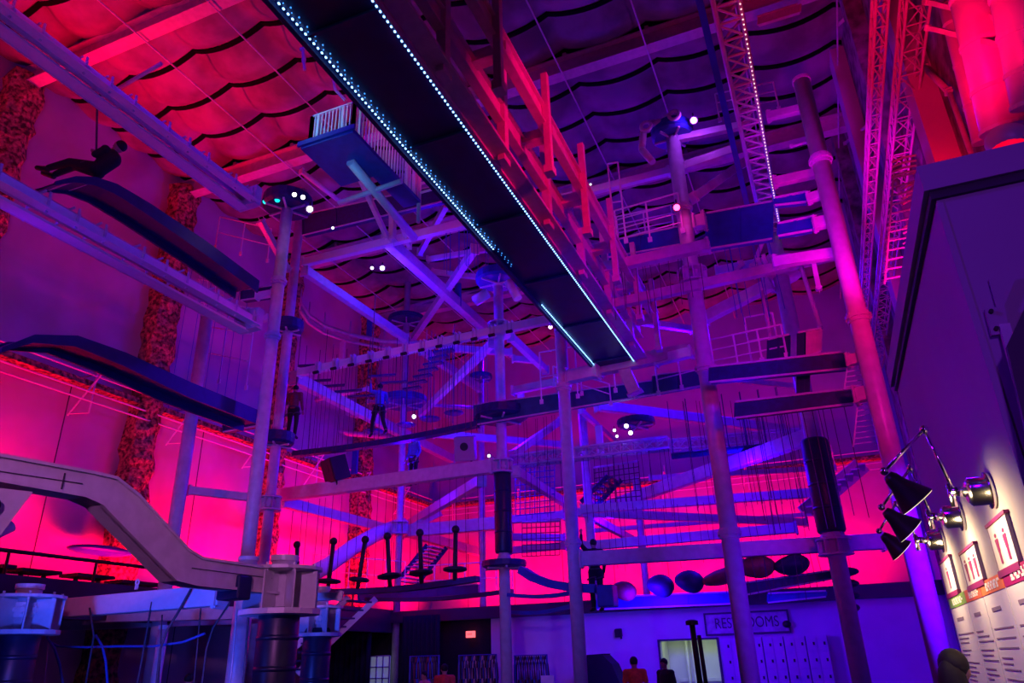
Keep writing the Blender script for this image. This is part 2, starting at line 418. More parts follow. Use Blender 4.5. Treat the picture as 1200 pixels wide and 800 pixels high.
beam('bright violet beam below the purple lamp', (800, 196), (862, 175), 11, Y=15.7)
beam('bright white beam behind the pipe railing', (652, 234), (786, 200), 9, Y=16, m=STEELW)
beam('magenta stub beam at the top of the magenta column', (898, 137), (945, 126), 10, Y=13.4)
beam('pipe rail between track and magenta column', (925, 172), (950, 166), 3, Y=13.4, sec='pipe')
beam('short pink beam low on the upper right stack', (905, 214), (960, 202), 11, Y=13.6, m=REDST)
beam('lilac stub beam at the magenta column, upper', (945, 233), (966, 227), 11, Y=13.4)
beam('lilac stub beam at the magenta column, middle', (952, 263), (976, 258), 14, Y=13.4)
beam('long lilac beam into the magenta column', (905, 308), (984, 296), 13, Y=13.5)
beam('pink box stub at the magenta column, upper of the pair', (991, 423), (1014, 418), 13, Y=13.4, m=REDST)
beam('pink box stub at the magenta column, lower of the pair', (1000, 464), (1024, 459), 17, Y=13.4, m=REDST)
beam('blue hanger post left of the padded column top', (893, 338), (904, 402), 4, Y=16, flat=False, sec='pipe')
beam('pale thin post beside the padded column top', (938, 310), (962, 385), 5, Y=15, flat=False, sec='pipe')
beam('short lilac drop post under the lilac beam', (953, 306), (960, 340), 7, Y=14, flat=False)
# bent large tube lower left of centre
b = MB(); pts = [P(472, 614, Y=25), P(440, 626, Y=23.5), P(412, 642, Y=22), P(385, 662, Y=21), P(350, 680, Y=20)]
b.tube(pts, .27, 14)
thing('tube_slide', b, STEELW, 'wide pale tube curving down left of the slim purple column', 'slide', smooth=True)
# pipe truss at mid height
def truss(label, a, c, w, h, n, rc=.03, m=STEEL, led=None, name='lattice_truss', tri=False):
    a = Vector(a); c = Vector(c); d = (c-a).normalized(); u = Vector((0,0,1)); r_ = d.cross(u).normalized()
    o = empty(name, a, label, 'truss')
    cor = [(-1, -1), (1, -1), (1, 1), (-1, 1)]
    for i, j in cor:
        link('chord', MB().tube([a+r_*i*w/2+u*j*h/2, c+r_*i*w/2+u*j*h/2], rc, 8), m, o, True)
    L = (c-a).length; b = MB()
    for k in range(n):
        s0 = a+d*L*k/n; s1 = a+d*L*(k+1)/n
        for f in range(4):
            (i, j), (i2, j2) = cor[f], cor[(f+1) % 4]
            p = s0+r_*i*w/2+u*j*h/2; q = s1+r_*i2*w/2+u*j2*h/2
            b.tube([p, q], rc*.55, 5); b.tube([s1+r_*i*w/2+u*j*h/2, q], rc*.55, 5)
    link('lacing', b, m, o)
    if led:
        b = MB(); nn = int(L/.12)
        for k in range(nn):
            p = a+d*L*k/nn+r_*(led[0]*w/2)+u*(led[1]*h/2-.05)
            b.ell(p, .014, .014, .014, 6, 4)
        q = link('led_string', b, LEDR, o); q['kind'] = 'stuff'; q['label'] = 'string of tiny bright lamps'
    return o
truss('grey lattice pipe truss between the centre columns', P(600, 541, Y=20), P(784, 519, Y=20), .3, .3, 14, .04)
truss('long dim lattice truss right of the grey one', P(784, 522, Y=22), P(955, 508, Y=22), .3, .3, 14, .03)
# ------------------------------------------------------------------ left zip tracks (two, same X)
def ztrack(label, z, y0, y1, x=-11.2, s=1.0):
    o = empty('zip_track', (x, y1, z), label, 'track', 'left zip tracks')
    link('main_tube', MB().tube([(x-.05, y0, z+.06), (x-.05, y1, z+.06)], .15*s, 18), STEEL, o, True)
    link('running_rail', MB().bar((x+.2*s, y0, z-.08), (x+.2*s, y1, z-.08), .06, .22*s).bar((x+.26*s, y0, z-.19), (x+.26*s, y1, z-.19), .2, .03), STEELW, o)
    link('lower_flange', MB().bar((x-.12, y0, z-.24*s), (x-.12, y1, z-.24*s), .26*s, .05), STEELW, o)
    link('lower_tube', MB().tube([(x-.3, y0, z-.2), (x-.3, y1, z-.2)], .05, 10), STEEL, o, True)
    y = y0+.3; k = 0
    while y < y1:
        b = MB(); b.bar((x-.3, y, z+.02), (x+.28, y, z+.02), .03, .05); b.bar((x+.24, y, z+.16), (x+.24, y, z-.24), .03, .04); b.bar((x-.3, y, z+.22), (x+.1, y, z+.24), .03, .03); b.bar((x-.3, y, z+.22), (x-.3, y, z-.26), .03, .03)
        link('clamp', b, STEEL, o); y += .55 if k % 3 else .85; k += 1
    link('end_stop', MB().box((x-.3, y1-.1, z-.25), (x+.3, y1+.1, z+.25)), STEEL, o)
ztrack('upper left zip track running from the top left corner', 12, 1.5, 11.15)
ztrack('lower left zip track above the curved launch arms', 9, 1.5, 11.7)
# curved launch arms
def arm(label, prof, x, w):
    o = None
    top = [Vector((x, y, z)) for y, z in prof]
    o = empty('launch_arm', top[-1], label, 'launch arm', 'curved navy launch arms')
    n = len(prof)
    hs = [.10+.26*min(1, i/(n-2)) for i in range(n)]
    for sx, nm in ((-w/2, 'side_plate'), (w/2, 'side_plate')):
        poly = [(x+sx, y, z) for y, z in prof]+[(x+sx, prof[i][0], prof[i][1]-hs[i]) for i in range(n-1, -1, -1)]
        q = link(nm, MB().prism(poly, (.05, 0, 0)), ARMM, o)
    b = MB()
    for i in range(n-1):
        (y0, z0), (y1, z1) = prof[i], prof[i+1]
        b.add([(x-w/2, y0, z0-hs[i]*.35), (x+w/2, y0, z0-hs[i]*.35), (x+w/2, y1, z1-hs[i+1]*.35), (x-w/2, y1, z1-hs[i+1]*.35), (x-w/2, y0, z0-hs[i]*.35-.05), (x+w/2, y0, z0-hs[i]*.35-.05), (x+w/2, y1, z1-hs[i+1]*.35-.05), (x-w/2, y1, z1-hs[i+1]*.35-.05)],
              [(3,2,1,0),(4,5,6,7),(0,1,5,4),(1,2,6,5),(2,3,7,6),(3,0,4,7)])
    link('deck_plate', b, ARMM, o)
    b = MB()
    for i in range(1, n):
        y0, z0 = prof[i]; b.tube([(x-w/2, y0, z0-.1), (x+w/2, y0, z0-.1)], .03, 8)
    link('cross_tube', b, STEEL, o)
    return o
arm('upper curved navy launch arm beneath the hanging rider', [(7.55, 10.55), (7.9, 10.9), (8.3, 11.15), (8.8, 11.3), (9.7, 11.34), (11.4, 11.3), (13.3, 11.15)], -13, .75)
arm('lower curved navy launch arm under the lower zip track', [(7.4, 6.95), (7.9, 7.4), (8.7, 7.7), (9.8, 7.76), (11.6, 7.7), (14.2, 7.7)], -13, .75)
# ------------------------------------------------------------------ near curved rail
prof = [(2.2, 3.35), (4.0, 3.46), (4.9, 3.5), (5.15, 3.5), (5.45, 3.38), (6.2, 2.93), (6.42, 2.86), (7.75, 2.86)]
low = [(2.2, 3.05), (4.0, 3.22), (4.85, 3.24), (5.05, 3.2), (5.25, 3.08), (6.1, 2.58), (6.4, 2.55), (7.75, 2.55)]
x = -6.4
o = empty('curved_rail', (x, 7.7, 2.55), 'large grey curved rail sweeping across the lower left, near the camera', 'rail')
poly = [(x, y, z) for y, z in prof]+[(x, y, z) for y, z in reversed(low)]
link('web_plate', MB().prism(poly, (-.05, 0, 0)), STEEL, o, bevel=.008)
b = MB(); n = len(prof)
for L_, t in ((prof, .03), (low, -.03)):
    for i in range(n-1):
        (y0, z0), (y1, z1) = L_[i], L_[i+1]
        b.add([(x+.03, y0, z0), (x-.22, y0, z0), (x-.22, y1, z1), (x+.03, y1, z1), (x+.03, y0, z0-t), (x-.22, y0, z0-t), (x-.22, y1, z1-t), (x+.03, y1, z1-t)],
              [(3,2,1,0),(4,5,6,7),(0,1,5,4),(1,2,6,5),(2,3,7,6),(3,0,4,7)])
link('flange', b, STEEL, o)
for b in (MB().box((x-.001, 4.6, 3.26), (x+.012, 4.61, 3.42)), MB().bar((x+.006, 6.3, 2.73), (x+.006, 7.6, 2.73), .012, .008), MB().bar((x+.006, 2.2, 3.2), (x+.006, 4.8, 3.36), .012, .008)): link('weld_seam', b, KIOSKT, o)
b = MB(); b.box((x-.28, 7.0, 2.45), (x+.05, 7.22, 2.72)); link('rail_clip', b, NAVYD, o, bevel=.02)['label'] = 'dark square clip on the rail'
# trolley under the rail
t_ = empty('rail_trolley', (x-.1, 3.5, 2.8), 'steel roller trolley hanging under the near curved rail', 'trolley')
link('trolley_plate', MB().prism([(x, 3.35, 3.12), (x, 4.35, 3.2), (x, 4.15, 2.78), (x, 3.95, 2.74), (x, 3.9, 2.98), (x, 3.8, 3.0), (x, 3.78, 2.72), (x, 3.35, 2.72)], (-.04, 0, 0)), STEEL, t_)
for y in (3.45, 3.72, 4.0):
    link('roller', MB().tube([(x+.05, y, 3.02), (x-.14, y, 3.02)], .07, 16), BLACK, t_, True)
    link('bolt', MB().tube([(x+.06, y, 2.82), (x-.14, y, 2.82)], .04, 12), STEEL, t_, True)
link('trolley_arm', MB().tube([(x-.1, 3.8, 2.95), (x-.1, 3.82, 2.76), (x-.1, 4.0, 2.7), (x-.1, 4.3, 2.9)], .05, 10), STEEL, t_, True)
# near blue-lit beams
beam('bright blue-lit near beam across the bottom left', (36, 716), (262, 697), 22, Y=9.6, m=STEELW)
beam('mauve beam just below the bright near beam', (100, 722), (372, 716), 14, Y=12.0)
beam('lower lilac beam left of the near padded columns', (25, 735), (310, 724), 11, Y=13)
beam('magenta sloping beam into the second padded column', (300, 690), (365, 722), 15, Y=8.2, Y2=12.8)
beam('pale short beam leaving the near rail hub', (338, 700), (402, 698), 9, Y=9)
beam('pale flat plate behind the corner column hub', (8, 692), (88, 694), 12, Y=13.5, m=STEELW)
b = MB(); c = P(161, 682, Y=9.6); b.tube([c+Vector((.035*math.cos(t*PI/6), 0, .045*math.sin(t*PI/6))) for t in range(12)], .014, 8, True)
b.bar(c-Vector((0,0,.12)), c-Vector((0,0,.03)), .04, .04)
thing('lifting_eye', b, STEELW, 'small white lifting eye on top of the near blue beam', 'eye bolt')
# ------------------------------------------------------------------ LED walkway
o = empty('lit_walkway', (-4.35, 10, 9), 'long dark overhead walkway edged by two rows of white lamps', 'walkway')
link('deck', MB().box((-4.92, 2.2, 9.03), (-3.78, 18.3, 9.14)), NAVYD, o)
for y in [3+2.45*i for i in range(7)]: link('underside_joint', MB().box((-4.86, y-.02, 8.985), (-3.84, y+.02, 9.03)), NAVY, o)
b = MB(); b.box((-4.99, 2.2, 8.95), (-4.92, 18.3, 9.35)); link('edge_beam', b, NAVY, o)
b = MB(); b.box((-3.78, 2.2, 8.95), (-3.72, 18.3, 9.3)); b.box((-3.72, 2.2, 9.0), (-3.45, 18.3, 9.06)); link('edge_beam', b, REDST, o)
for x0 in (-4.87, -3.83):
    b = MB(); y = 2.6
    while y < 18.1:
        if x0 == -4.87 and 11.2 < y < 13.8: y += .1; continue
        b.ell((x0, y, 9.0), .016, .022, .014, 6, 4); y += .085
    q = link('led_strip', b, LEDM, o); q['label'] = 'row of bright white lamps'; q['kind'] = 'stuff'
    b = MB(); y = 2.6
    while y < 12.0: b.ell((x0+.09, y, 9.0), .012, .012, .012, 5, 4); b.ell((x0+.05, y+.07, 9.0), .01, .01, .01, 5, 4); y += .16
    q = link('led_strip', b, LEDB, o); q['label'] = 'faint blue inner lamps'; q['kind'] = 'stuff'
# red hanger frame above the walkway
o = empty('hanger_frame', (-3.4, 10, 8.9), 'red-lit open steel frame hanging along the right of the lit walkway', 'frame')
def lineup(label, pa, pb, X, w, h):
    a, c = P(*pa, X=X), P(*pb, X=X); link(label, MB().channel(a, c, w, h, .02), REDST, o)
b = MB(); b.channel((-3.6, 3, 9.85), (-3.6, 18.2, 9.85), .16, .4, .03); link('chord', b, REDST, o, bevel=.01)
b = MB(); b.channel((-3.1, 3, 10.12), (-3.1, 18.2, 10.12), .16, .4, .03); link('chord', b, REDST, o, bevel=.01)
for i in range(7):
    y = 4.6+2.05*i; x0 = -3.56
    b = MB(); b.bar((x0-.1, y+1.0, 10.05), (-3.02, y+1.0, 10.05), .2, .2); link('cross_member', b, REDST, o)
    b = MB(); b.bar((x0-.02, y, 9.0), (x0-.02, y, 11.2), .15, .15); b.box((x0-.08, y-.1, 8.9), (x0+.04, y+.16, 9.12)); link('post', b, REDST, o, bevel=.01)
    b = MB(); b.bar((-3.02, y+.6, 9.0), (-3.02, y+.6, 11.0), .12, .12); b.box((-3.1, y+.5, 8.9), (-2.94, y+.7, 9.05)); link('post', b, REDST, o, bevel=.01)
beam('reddish crossbeam closing the end of the lit walkway', (702, 432), (822, 408), 16, Y=18.3, m=REDST)
beam('magenta brace below the walkway end', (728, 425), (745, 462), 14, Y=18.3, flat=False, m=REDST)
beam('beige short beam behind the right-centre column', (664, 442), (702, 434), 15, Y=18.1)
beam('pale short beam below the walkway hangers right side', (767, 423), (812, 412), 12, Y=18.2, m=STEELW)
# ------------------------------------------------------------------ right tracks (lattice, running away)
truss('right lattice track with a string of tiny lamps', (.05, 4, 12), (.2, 18.2, 12), .42, .4, 34, .045, STEEL, led=(1, -1), name='lattice_track')
link_o = None
truss('red-lit lattice rail close to the right wall', (2.05, 4, 9.9), (2.05, 24, 9.9), .16, .22, 50, .022, REDST, name='lattice_track')
truss('wide lattice rail beside the right wall, nearer the kiosk', (2.5, 3, 9.9), (2.5, 24, 9.9), .3, .3, 40, .022, REDST, name='lattice_track')
b = MB(); b.bar((-.35, 4, 12.1), (-.25, 18, 12.1), .12, .2)
thing('blue_rail', b, BLUE, 'smooth blue rail beside the lamp-strung track', 'rail')
for i, (px, py, q) in enumerate(((940, 18, 0), (1060, 20, 1))):
    pass
b = MB(); a = P(888, 25, Y=13.6); c = P(936, 10, Y=13.6)
for k in range(14):
    t = k/13; p = a.lerp(c, t); b.bar(p-Vector((0,0,.11)), p+Vector((.05,0,.11)), .03, .06)
b.bar(a+Vector((0,0,.12)), c+Vector((0,0,.12)), .08, .03); b.bar(a-Vector((0,0,.12)), c-Vector((0,0,.12)), .08, .03)
thing('spring_brace', b, REDST, 'ribbed red brace beside the lamp-strung track', 'brace')
# ------------------------------------------------------------------ decks
def deck(label, quad, Y, dpt, m=NAVY, fascia=None, rail=None):
    (x1, y1t, y1b), (x2, y2t, y2b) = quad
    a = P(x1, y1b, Y=Y); c = P(x2, y2b, Y=Y); at = P(x1, y1t, Y=Y); ct = P(x2, y2t, Y=Y)
    o = empty('navy_deck', a, label, 'deck')
    link('deck_plate', MB().prism([a, c, ct, at], (0, dpt*.16, 0)), m, o, bevel=.01)
    for p_, q_ in ((at, ct), (a, c)): link('edge_trim', MB().bar(p_+Vector((0,-.02,0)), q_+Vector((0,-.02,0)), .03, .04), fascia or STEEL, o)
    n = max(2, int((c-a).length/1.2))
    for i in range(n+1):
        b = MB()
        p = a.lerp(c, i/n); q = at.lerp(ct, i/n); b.bar(p+Vector((0,-.015,.02)), q+Vector((0,-.015,-.02)), .05, .02, up=(0,1,0))
        link('stiffener', b, m, o)
    return o
deck('long blue deck high on the right behind the lamp column', ((690, 288, 306), (812, 262, 284)), 15.6, 1.0, BLUE)
deck('deep blue deck end right of the lamp column', ((828, 250, 292), (905, 236, 280)), 15.6, 1.0, BLUE)
deck('small blue deck at the upper magenta stub', ((908, 232, 241), (945, 225, 237)), 13.7, .8, BLUE)
deck('small blue deck at the middle magenta stub', ((912, 262, 277), (952, 254, 270)), 13.7, .8, BLUE)
deck('dark deck reaching the upper pink stub', ((832, 430, 448), (992, 412, 432)), 14.2, 1.0, NAVY)
deck('dark blue deck reaching the lower pink stub', ((862, 471, 490), (1000, 455, 473)), 14.2, .9, NAVY)
deck('teal-fronted deck under the walkway end', ((556, 474, 498), (765, 446, 462)), 19, 1.0, TEAL)
deck('teal-fronted deck between the right columns', ((765, 440, 462), (822, 432, 452)), 18.6, 1.0, TEAL)
deck('navy deck under the caged balcony', ((355, 252, 276), (520, 216, 236)), 15.5, 1.0, NAVY)
deck('blue low deck beneath the boulders', ((700, 700, 714), (862, 693, 707)), 21, 1.0, BLUE)
deck('navy low deck right of the boulders', ((862, 684, 699), (975, 668, 678)), 19.5, 1.0, NAVY)
deck('thin blue deck strip below the boulder decks', ((900, 695, 706), (968, 692, 699)), 21.5, 1.0, BLUE)
deck('blue low deck behind the stepping discs', ((420, 694, 706), (560, 684, 696)), 21, 1.0, BLUE)
deck('dark panel hanging at the right deck joint', ((900, 398, 425), (925, 392, 420)), 15.4, .3, NAVYD)
deck('dark upright panel between right decks', ((935, 390, 470), (948, 388, 468)), 14.9, .2, NAVYD)
deck('maroon panel beside the dark hanging panel', ((946, 388, 418), (962, 385, 412)), 14.8, .2, REDST)
deck('navy deck at the left end of both launch arms', ((283, 340, 352), (318, 335, 347)), 14.0, 1.2, NAVY)
deck('dark deck at the end of the lower launch arm', ((262, 492, 506), (308, 484, 498)), 14.6, 1.2, NAVY)
# balance beams
def bbeam(label, p1, p2, hp, Y, m=NAVY):
    a, c = P(*p1, Y=Y), P(*p2, Y=Y); h = px2m(hp, a); n = 24; b = MB()
    pts = [a.lerp(c, i/n)-Vector((0,0,.10*math.sin(PI*i/n))) for i in range(n+1)]
    for i in range(n): b.bar(pts[i], pts[i+1], .25, h)
    return thing('balance_beam', b, m, label, 'balance beam')
bbeam('dark balance beam the walking climber crosses', (345, 532), (560, 497), 6, 19)
bbeam('dark low balance beam carrying the stepping discs', (362, 693), (560, 678), 6, 16.5)
bbeam('second low dark beam behind the stepping discs', (430, 702), (600, 692), 4, 20)
bbeam('thin dark beam left of the boulder deck', (596, 697), (690, 690), 4, 19, BLUE)
bbeam('thin dark beam low below the centre columns', (598, 717), (676, 708), 4, 20, BLUE)
# blue slide
b = MB(); pts = [P(612, 668, Y=18.4), P(626, 677, Y=18.4), P(645, 684, Y=18.4), P(668, 688, Y=18.4), P(700, 690, Y=18.4)]
for i in range(4):
    b.bar(pts[i], pts[i+1], .5, .2)
thing('blue_chute', b, BLUE, 'shiny blue sagging chute left of the blue box', 'chute')
b = MB(); p = P(700, 711, Y=18.0); q = P(717, 684, Y=18.0); b.box((p.x, 18, p.z), (q.x, 18.5, q.z))
thing('blue_box', b, BLUE, 'upright blue box between the chute and the first boulder', 'box', bevel=.03)
# ------------------------------------------------------------------ boulders / hanging bags
def boulder(px, py, rw, rh, Y, m, label, tilt=.2):
    c = P(px, py, Y=Y); a = px2m(rw, c); h = px2m(rh, c)
    R = Matrix.Rotation(tilt, 3, 'Y'); b = MB(); b.ell(c, a, a*.8, h, 24, 16, R)
    for i, v in enumerate(b.v):
        w = v-c; k = 1+.05*math.sin(w.x*9)+.04*math.sin(w.z*13+1); b.v[i] = c+w*k
    return thing('boulder', b, m, label, 'boulder', 'large soft boulders on the low deck', True)
BAGD = mat('dark moulded boulder', (.015, .02, .07), .55, noise=.2)
boulder(731, 692, 15, 11, 19.5, BRICK, 'smaller tan boulder beside the blue box', .35)
boulder(774, 686, 16, 13, 19.5, BAGD, 'dark boulder left of the two dark ones', .35)
boulder(808, 681, 17, 13, 19.4, BAGD, 'dark boulder right of the two dark ones', .3)
boulder(845, 676, 22, 9, 19.3, BRICK, 'tan boulder tilted behind the lamp column', -.25)
boulder(886, 664, 23, 13, 19.0, BRICK, 'red-brown boulder right of the lamp column', 0)
boulder(928, 662, 20, 12, 18.9, BAGD, 'dark boulder nearest the padded right column', -.15)
b = MB(); p = P(975, 668, Y=19); 
for k in range(4): b.ell(P(990+k*2, 670+k*14, Y=18.6), .3-.03*k, .3, .1, 16, 8)
thing('stacked_discs', b, BAGD, 'stack of dark discs around the foot of the right column', 'discs', smooth=True)
# ------------------------------------------------------------------ stepping discs with posts
G = 'stepping discs on the low balance beam'
for i, (tx, ty, bx, by, dy, dw) in enumerate(((348, 638, 349, 688, 678, 0), (391, 634, 384, 692, 681, 14), (428, 632, 419, 690, 679, 12), (454, 628, 457, 688, 675, 14), (492, 624, 494, 684, 671, 14), (534, 620, 533, 680, 667, 14))):
    Y = 16.4; a, c = P(bx, by, Y=Y), P(tx, ty, Y=Y)
    o = empty('step_disc_post', a, 'dark post with round knob, %s of the six from the left' % ['first','second','third','fourth','fifth','sixth'][i], 'post', G)
    link('post', MB().tube([a, c], .055, 12), BLACK, o, True)
    link('knob', MB().ell(c, .1, .1, .1, 12, 8), BLACK, o, True)
    if dw:
        t = (by-dy)/(by-ty); q = a.lerp(c, t); ax = (c-a).normalized(); w = px2m(dw, q)
        link('disc', MB().lathe(q-ax*.06, [(w*.7, 0), (w, .03), (w, .09), (w*.6, .12)], ax, 24), BLACK, o, True)
# ------------------------------------------------------------------ round platforms
def platform(label, px, py, rp, Y, thick=.22, m=NAVY, key=None, sides=20):
    c = P(px, py, Y=Y); r = px2m(rp, c)
    if key: c.x, c.y = COLS[key][0], COLS[key][1]; 
    o = empty('round_platform', c, label, 'platform', 'round platforms on columns')
    link('platform_disc', MB().tube([c-Vector((0,0,thick)), c-Vector((0,0,thick*.8)), c], [r*.86, r, r], sides), m, o)
    link('rim', MB().tube([c-Vector((0,0,thick*.5)), c-Vector((0,0,thick*.3))], r*1.02, sides), m, o)
    b = MB()
    for a in range(6):
        t = a*PI/3; d = Vector((math.cos(t), math.sin(t), 0)); b.bar(c-Vector((0,0,thick+.02)), c+d*r*.9-Vector((0,0,thick+.02)), .05, .05)
    link('joist', b, STEEL, o)
    return c, r
platform('round dark light platform on top of the tall left column', 341, 232, 28, 13.4, .35, NAVY, 'C1')
platform('round platform at the central column, mid height', 588, 480, 32, 19.3, .3, NAVY, 'C2')
platform('round blue platform on top of the central column', 583, 322, 26, 19.3, .3, BLUE, 'C2')
platform('dark round platform on the rear left column, mid height', 330, 512, 20, 17, .35, NAVY, 'C7')
platform('purple round platform high on the rear left column', 345, 382, 17, 17, .35, NAVY, 'C7')
platform('dark round platform below the central column padding', 592, 657, 26, 19.3, .18, NAVY, 'C2')
platform('small dark platform left of the hanging steps', 480, 358, 22, 23, .25, NAVY, 'C8')
platform('far platform on the slim purple column behind the climber', 476, 466, 27, 24, .3, BLUE, 'C8')
platform('dark hanging platform right of the lamps cluster', 745, 492, 22, 22, .2, NAVY)
platform('dark round platform at the top of the lamp column', 790, 150, 24, 15.4, .3, BLUE, 'C4')
platform('small round platform on the slim far column', 563, 426, 14, 26, .2, BLUE, 'C11')
# ------------------------------------------------------------------ caged balcony
o = empty('caged_balcony', (-8, 10.8, 11.4), 'small balcony with white baluster cage high beside the walkway', 'balcony')
z0, z1 = 11.5, 12.28
xa, xb, ya, yb = -8.3, -7.25, 9.7, 12.2
link('floor_plate', MB().box((xa-.12, ya-.12, z0-.1), (xb+.1, 11.0, z0)), BLUE, o, bevel=.01)
link('floor_plate', MB().box((xb-.35, 11.0, z0-.1), (xb+.1, yb+.1, z0)), BLUE, o, bevel=.01)
link('floor_rim', MB().box((xa-.17, ya-.17, z0-.05), (xb+.15, ya-.12, z0+.06)), BLUE, o)
def bal(pA, pB, n):
    b = MB(); A, B = Vector(pA), Vector(pB)
    b.bar(A+Vector((0,0,z1-z0)), B+Vector((0,0,z1-z0)), .05, .04); b.bar(A+Vector((0,0,.06)), B+Vector((0,0,.06)), .04, .03)
    for i in range(n+1):
        p = A.lerp(B, i/n); w = .06 if i in (0, n, 2, n-3) else .024
        b.bar(p, p+Vector((0,0,z1-z0)), w, w)
    return link('baluster_panel', b, STEELW, o)
bal((xa, ya, z0), (xb, ya, z0), 12); bal((xb, ya, z0), (xb, yb, z0), 22); bal((xa, ya, z0), (xa, 11.0, z0), 10)
link('support_arm', MB().tube([(-7.7, 10.3, z0-.15), (-7.7, 13.0, z0-.5)], .1, 12).tube([(-8.6, 11.2, z0-.35), (-7.0, 11.2, z0-.25)], .06, 10), STEELW, o, True)
b = MB()
for z in (z0+.2, z0+.45, z0+.7): b.tube([(-7.2, 12.3, z), (-6.2, 12.3, z)], .03, 8)
b.tube([(-6.2, 12.3, z0-.3), (-6.2, 12.3, z0+.8)], .04, 8); b.tube([(-7.2, 12.3, z0-.6), (-7.2, 12.3, z0+.8)], .05, 8)
thing('pipe_gate', b, STEELW, 'white pipe gate between the balcony and the walkway edge', 'gate')
b = MB()
c = P(358, 66, Y=9.5)
for (x1, y1), (x2, y2) in (((352, 58), (362, 55)), ((362, 55), (372, 60)), ((355, 58), (357, 82)), ((372, 60), (388, 78)), ((388, 78), (393, 105)), ((393, 105), (405, 118))):
    b.tube([P(x1, y1, Y=9.5), P(x2, y2, Y=9.5)], .035, 8)
b.ell(P(356, 70, Y=9.5), .05, .05, .12)
thing('winch_gear', b, STEEL, 'dim pulley gear hanging left of the lit walkway', 'pulley')
# ------------------------------------------------------------------ railings
def railing(label, pts, posts, Y, r=.022, m=STEELW, hpx=None, mids=1, flat=False):
    """pts: top rail pixel line; hpx: height in pixels; posts: count"""
    A, B = P(*pts[0], Y=Y), P(*pts[1], Y=Y); h = px2m(hpx, A)
    o = empty('pipe_railing', A-Vector((0,0,h)), label, 'railing')
    b = MB()
    b.tube([A, B], r, 8)
    for k in range(1, mids+1):
        dz = Vector((0,0,h*k/(mids+1))); b.tube([A-dz, B-dz], r*.8, 8)
    link('rail', b, m, o, True)
    for i in range(posts):
        p = A.lerp(B, i/(posts-1)); q = MB(); q.tube([p, p-Vector((0,0,h))], r, 8); q.box((p.x-.05, p.y-.02, p.z-h-.03), (p.x+.05, p.y+.02, p.z-h+.1))
        link('post', q, m, o)
    return o
railing('white ladder railing left of the right-centre column', ((632, 413), (716, 398)), 3, 18.6, hpx=62, mids=1)
railing('low white railing on the teal deck', ((648, 429), (714, 450)), 3, 18.9, hpx=24, mids=1)
railing('pipe railing left of the red lamp', ((720, 247), (794, 226)), 3, 15.2, hpx=52, mids=3)
railing('second pipe railing behind the red lamp', ((722, 254), (786, 240)), 3, 16.2, hpx=44, mids=3)
railing('tall white pole railing left of the lamp column', ((712, 192), (724, 190)), 2, 15.2, hpx=108, mids=1)
railing('white railing on the right-hand teal deck', ((768, 428), (822, 414)), 3, 18.4, hpx=36, mids=1)
railing('white railing right of the lamp column above the dark deck', ((832, 398), (915, 380)), 4, 15.4, hpx=40, mids=2)
railing('thin railing on the mezzanine behind the stepping discs', ((330, 646), (475, 658)), 8, 23.6, hpx=34, mids=1)
railing('thin railing on the mezzanine behind the stairs', ((475, 664), (600, 657)), 8, 23.8, hpx=34, mids=1)
railing('dim pipe railing behind the lamp-strung track', ((838, 110), (906, 96)), 3, 16.5, hpx=40, mids=2)
railing('purple frame railing left of the tall left column', ((240, 352), (300, 362)), 3, 15, hpx=95, mids=2)
railing('upper purple frame by the wall', ((258, 254), (318, 268)), 3, 15.5, hpx=42, mids=1)
railing('white braces below the blue deck on the right', ((872, 372), (905, 366)), 2, 16, hpx=60, mids=1)
# curved walkway rim lit red behind left rope area
b = MB(); pts = [P(352, 355, Y=20), P(362, 370, Y=20.6), P(380, 382, Y=21.4), P(410, 392, Y=22.2), P(450, 400, Y=23), P(500, 402, Y=23.6)]
b.tube(pts, .09, 8); b.tube([p-Vector((0,0,.3)) for p in pts], .06, 8)
for p in pts: b.tube([p-Vector((0,0,.3)), p+Vector((0,0,.6))], .03, 6)
thing('curved_guard_rail', b, REDST, 'curved guard rail sweeping behind the left diagonals', 'rail', smooth=True)
b = MB(); pts = [P(338, 490, Y=23), P(370, 500, Y=24), P(410, 508, Y=25), P(460, 512, Y=26)]
b.tube(pts, .12, 8)
thing('curved_guard_rail', b, REDST, 'second curved rail low behind the walking climber', 'rail', smooth=True)
# ------------------------------------------------------------------ hanging rope groups
def ropes(label, pts, n, Y, z1px, r=.008, m=ROPE, jitter=.1, name='rope_row', extra=None):
    """pts: pixel line where ropes hang from; z1px: pixel line of the lower ends"""
    A, B = P(*pts[0], Y=Y), P(*pts[1], Y=Y); C_, D_ = P(*z1px[0], Y=Y), P(*z1px[1], Y=Y)
    o = empty(name, A, label, 'ropes')
    for i in range(n):
        t = (i+.5)/n; a = A.lerp(B, t); c = C_.lerp(D_, t); yo = random.uniform(-.5, .5)
        a = a+Vector((0, 0, 0)); zl = c.z+random.uniform(-.4, .4)*jitter*5
        x = a.x+random.uniform(-.1, .1)
        link('rope', MB().tube([(x, a.y, a.z), (x+random.uniform(-.06, .06), a.y, zl)], r, 5), m, o)
    return o
ropes('dark ropes hanging under the white roller beam', ((360, 436), (565, 394)), 46, 17.5, ((360, 532), (565, 500)))
ropes('ropes hanging under the pale high beam near the walkway', ((518, 274), (580, 262)), 16, 16, ((518, 318), (580, 312)), m=ROPEB)
ropes('pale ropes left of the tall left column', ((225, 300), (300, 330)), 7, 14.4, ((225, 470), (300, 480)), m=ROPEB)
ropes('ropes hanging under the pink high beam', ((690, 322), (820, 292)), 16, 14.9, ((690, 372), (820, 350)), m=ROPE)
ropes('ropes under the long rising blue beam', ((695, 598), (940, 580)), 26, 21.9, ((695, 665), (940, 650)))
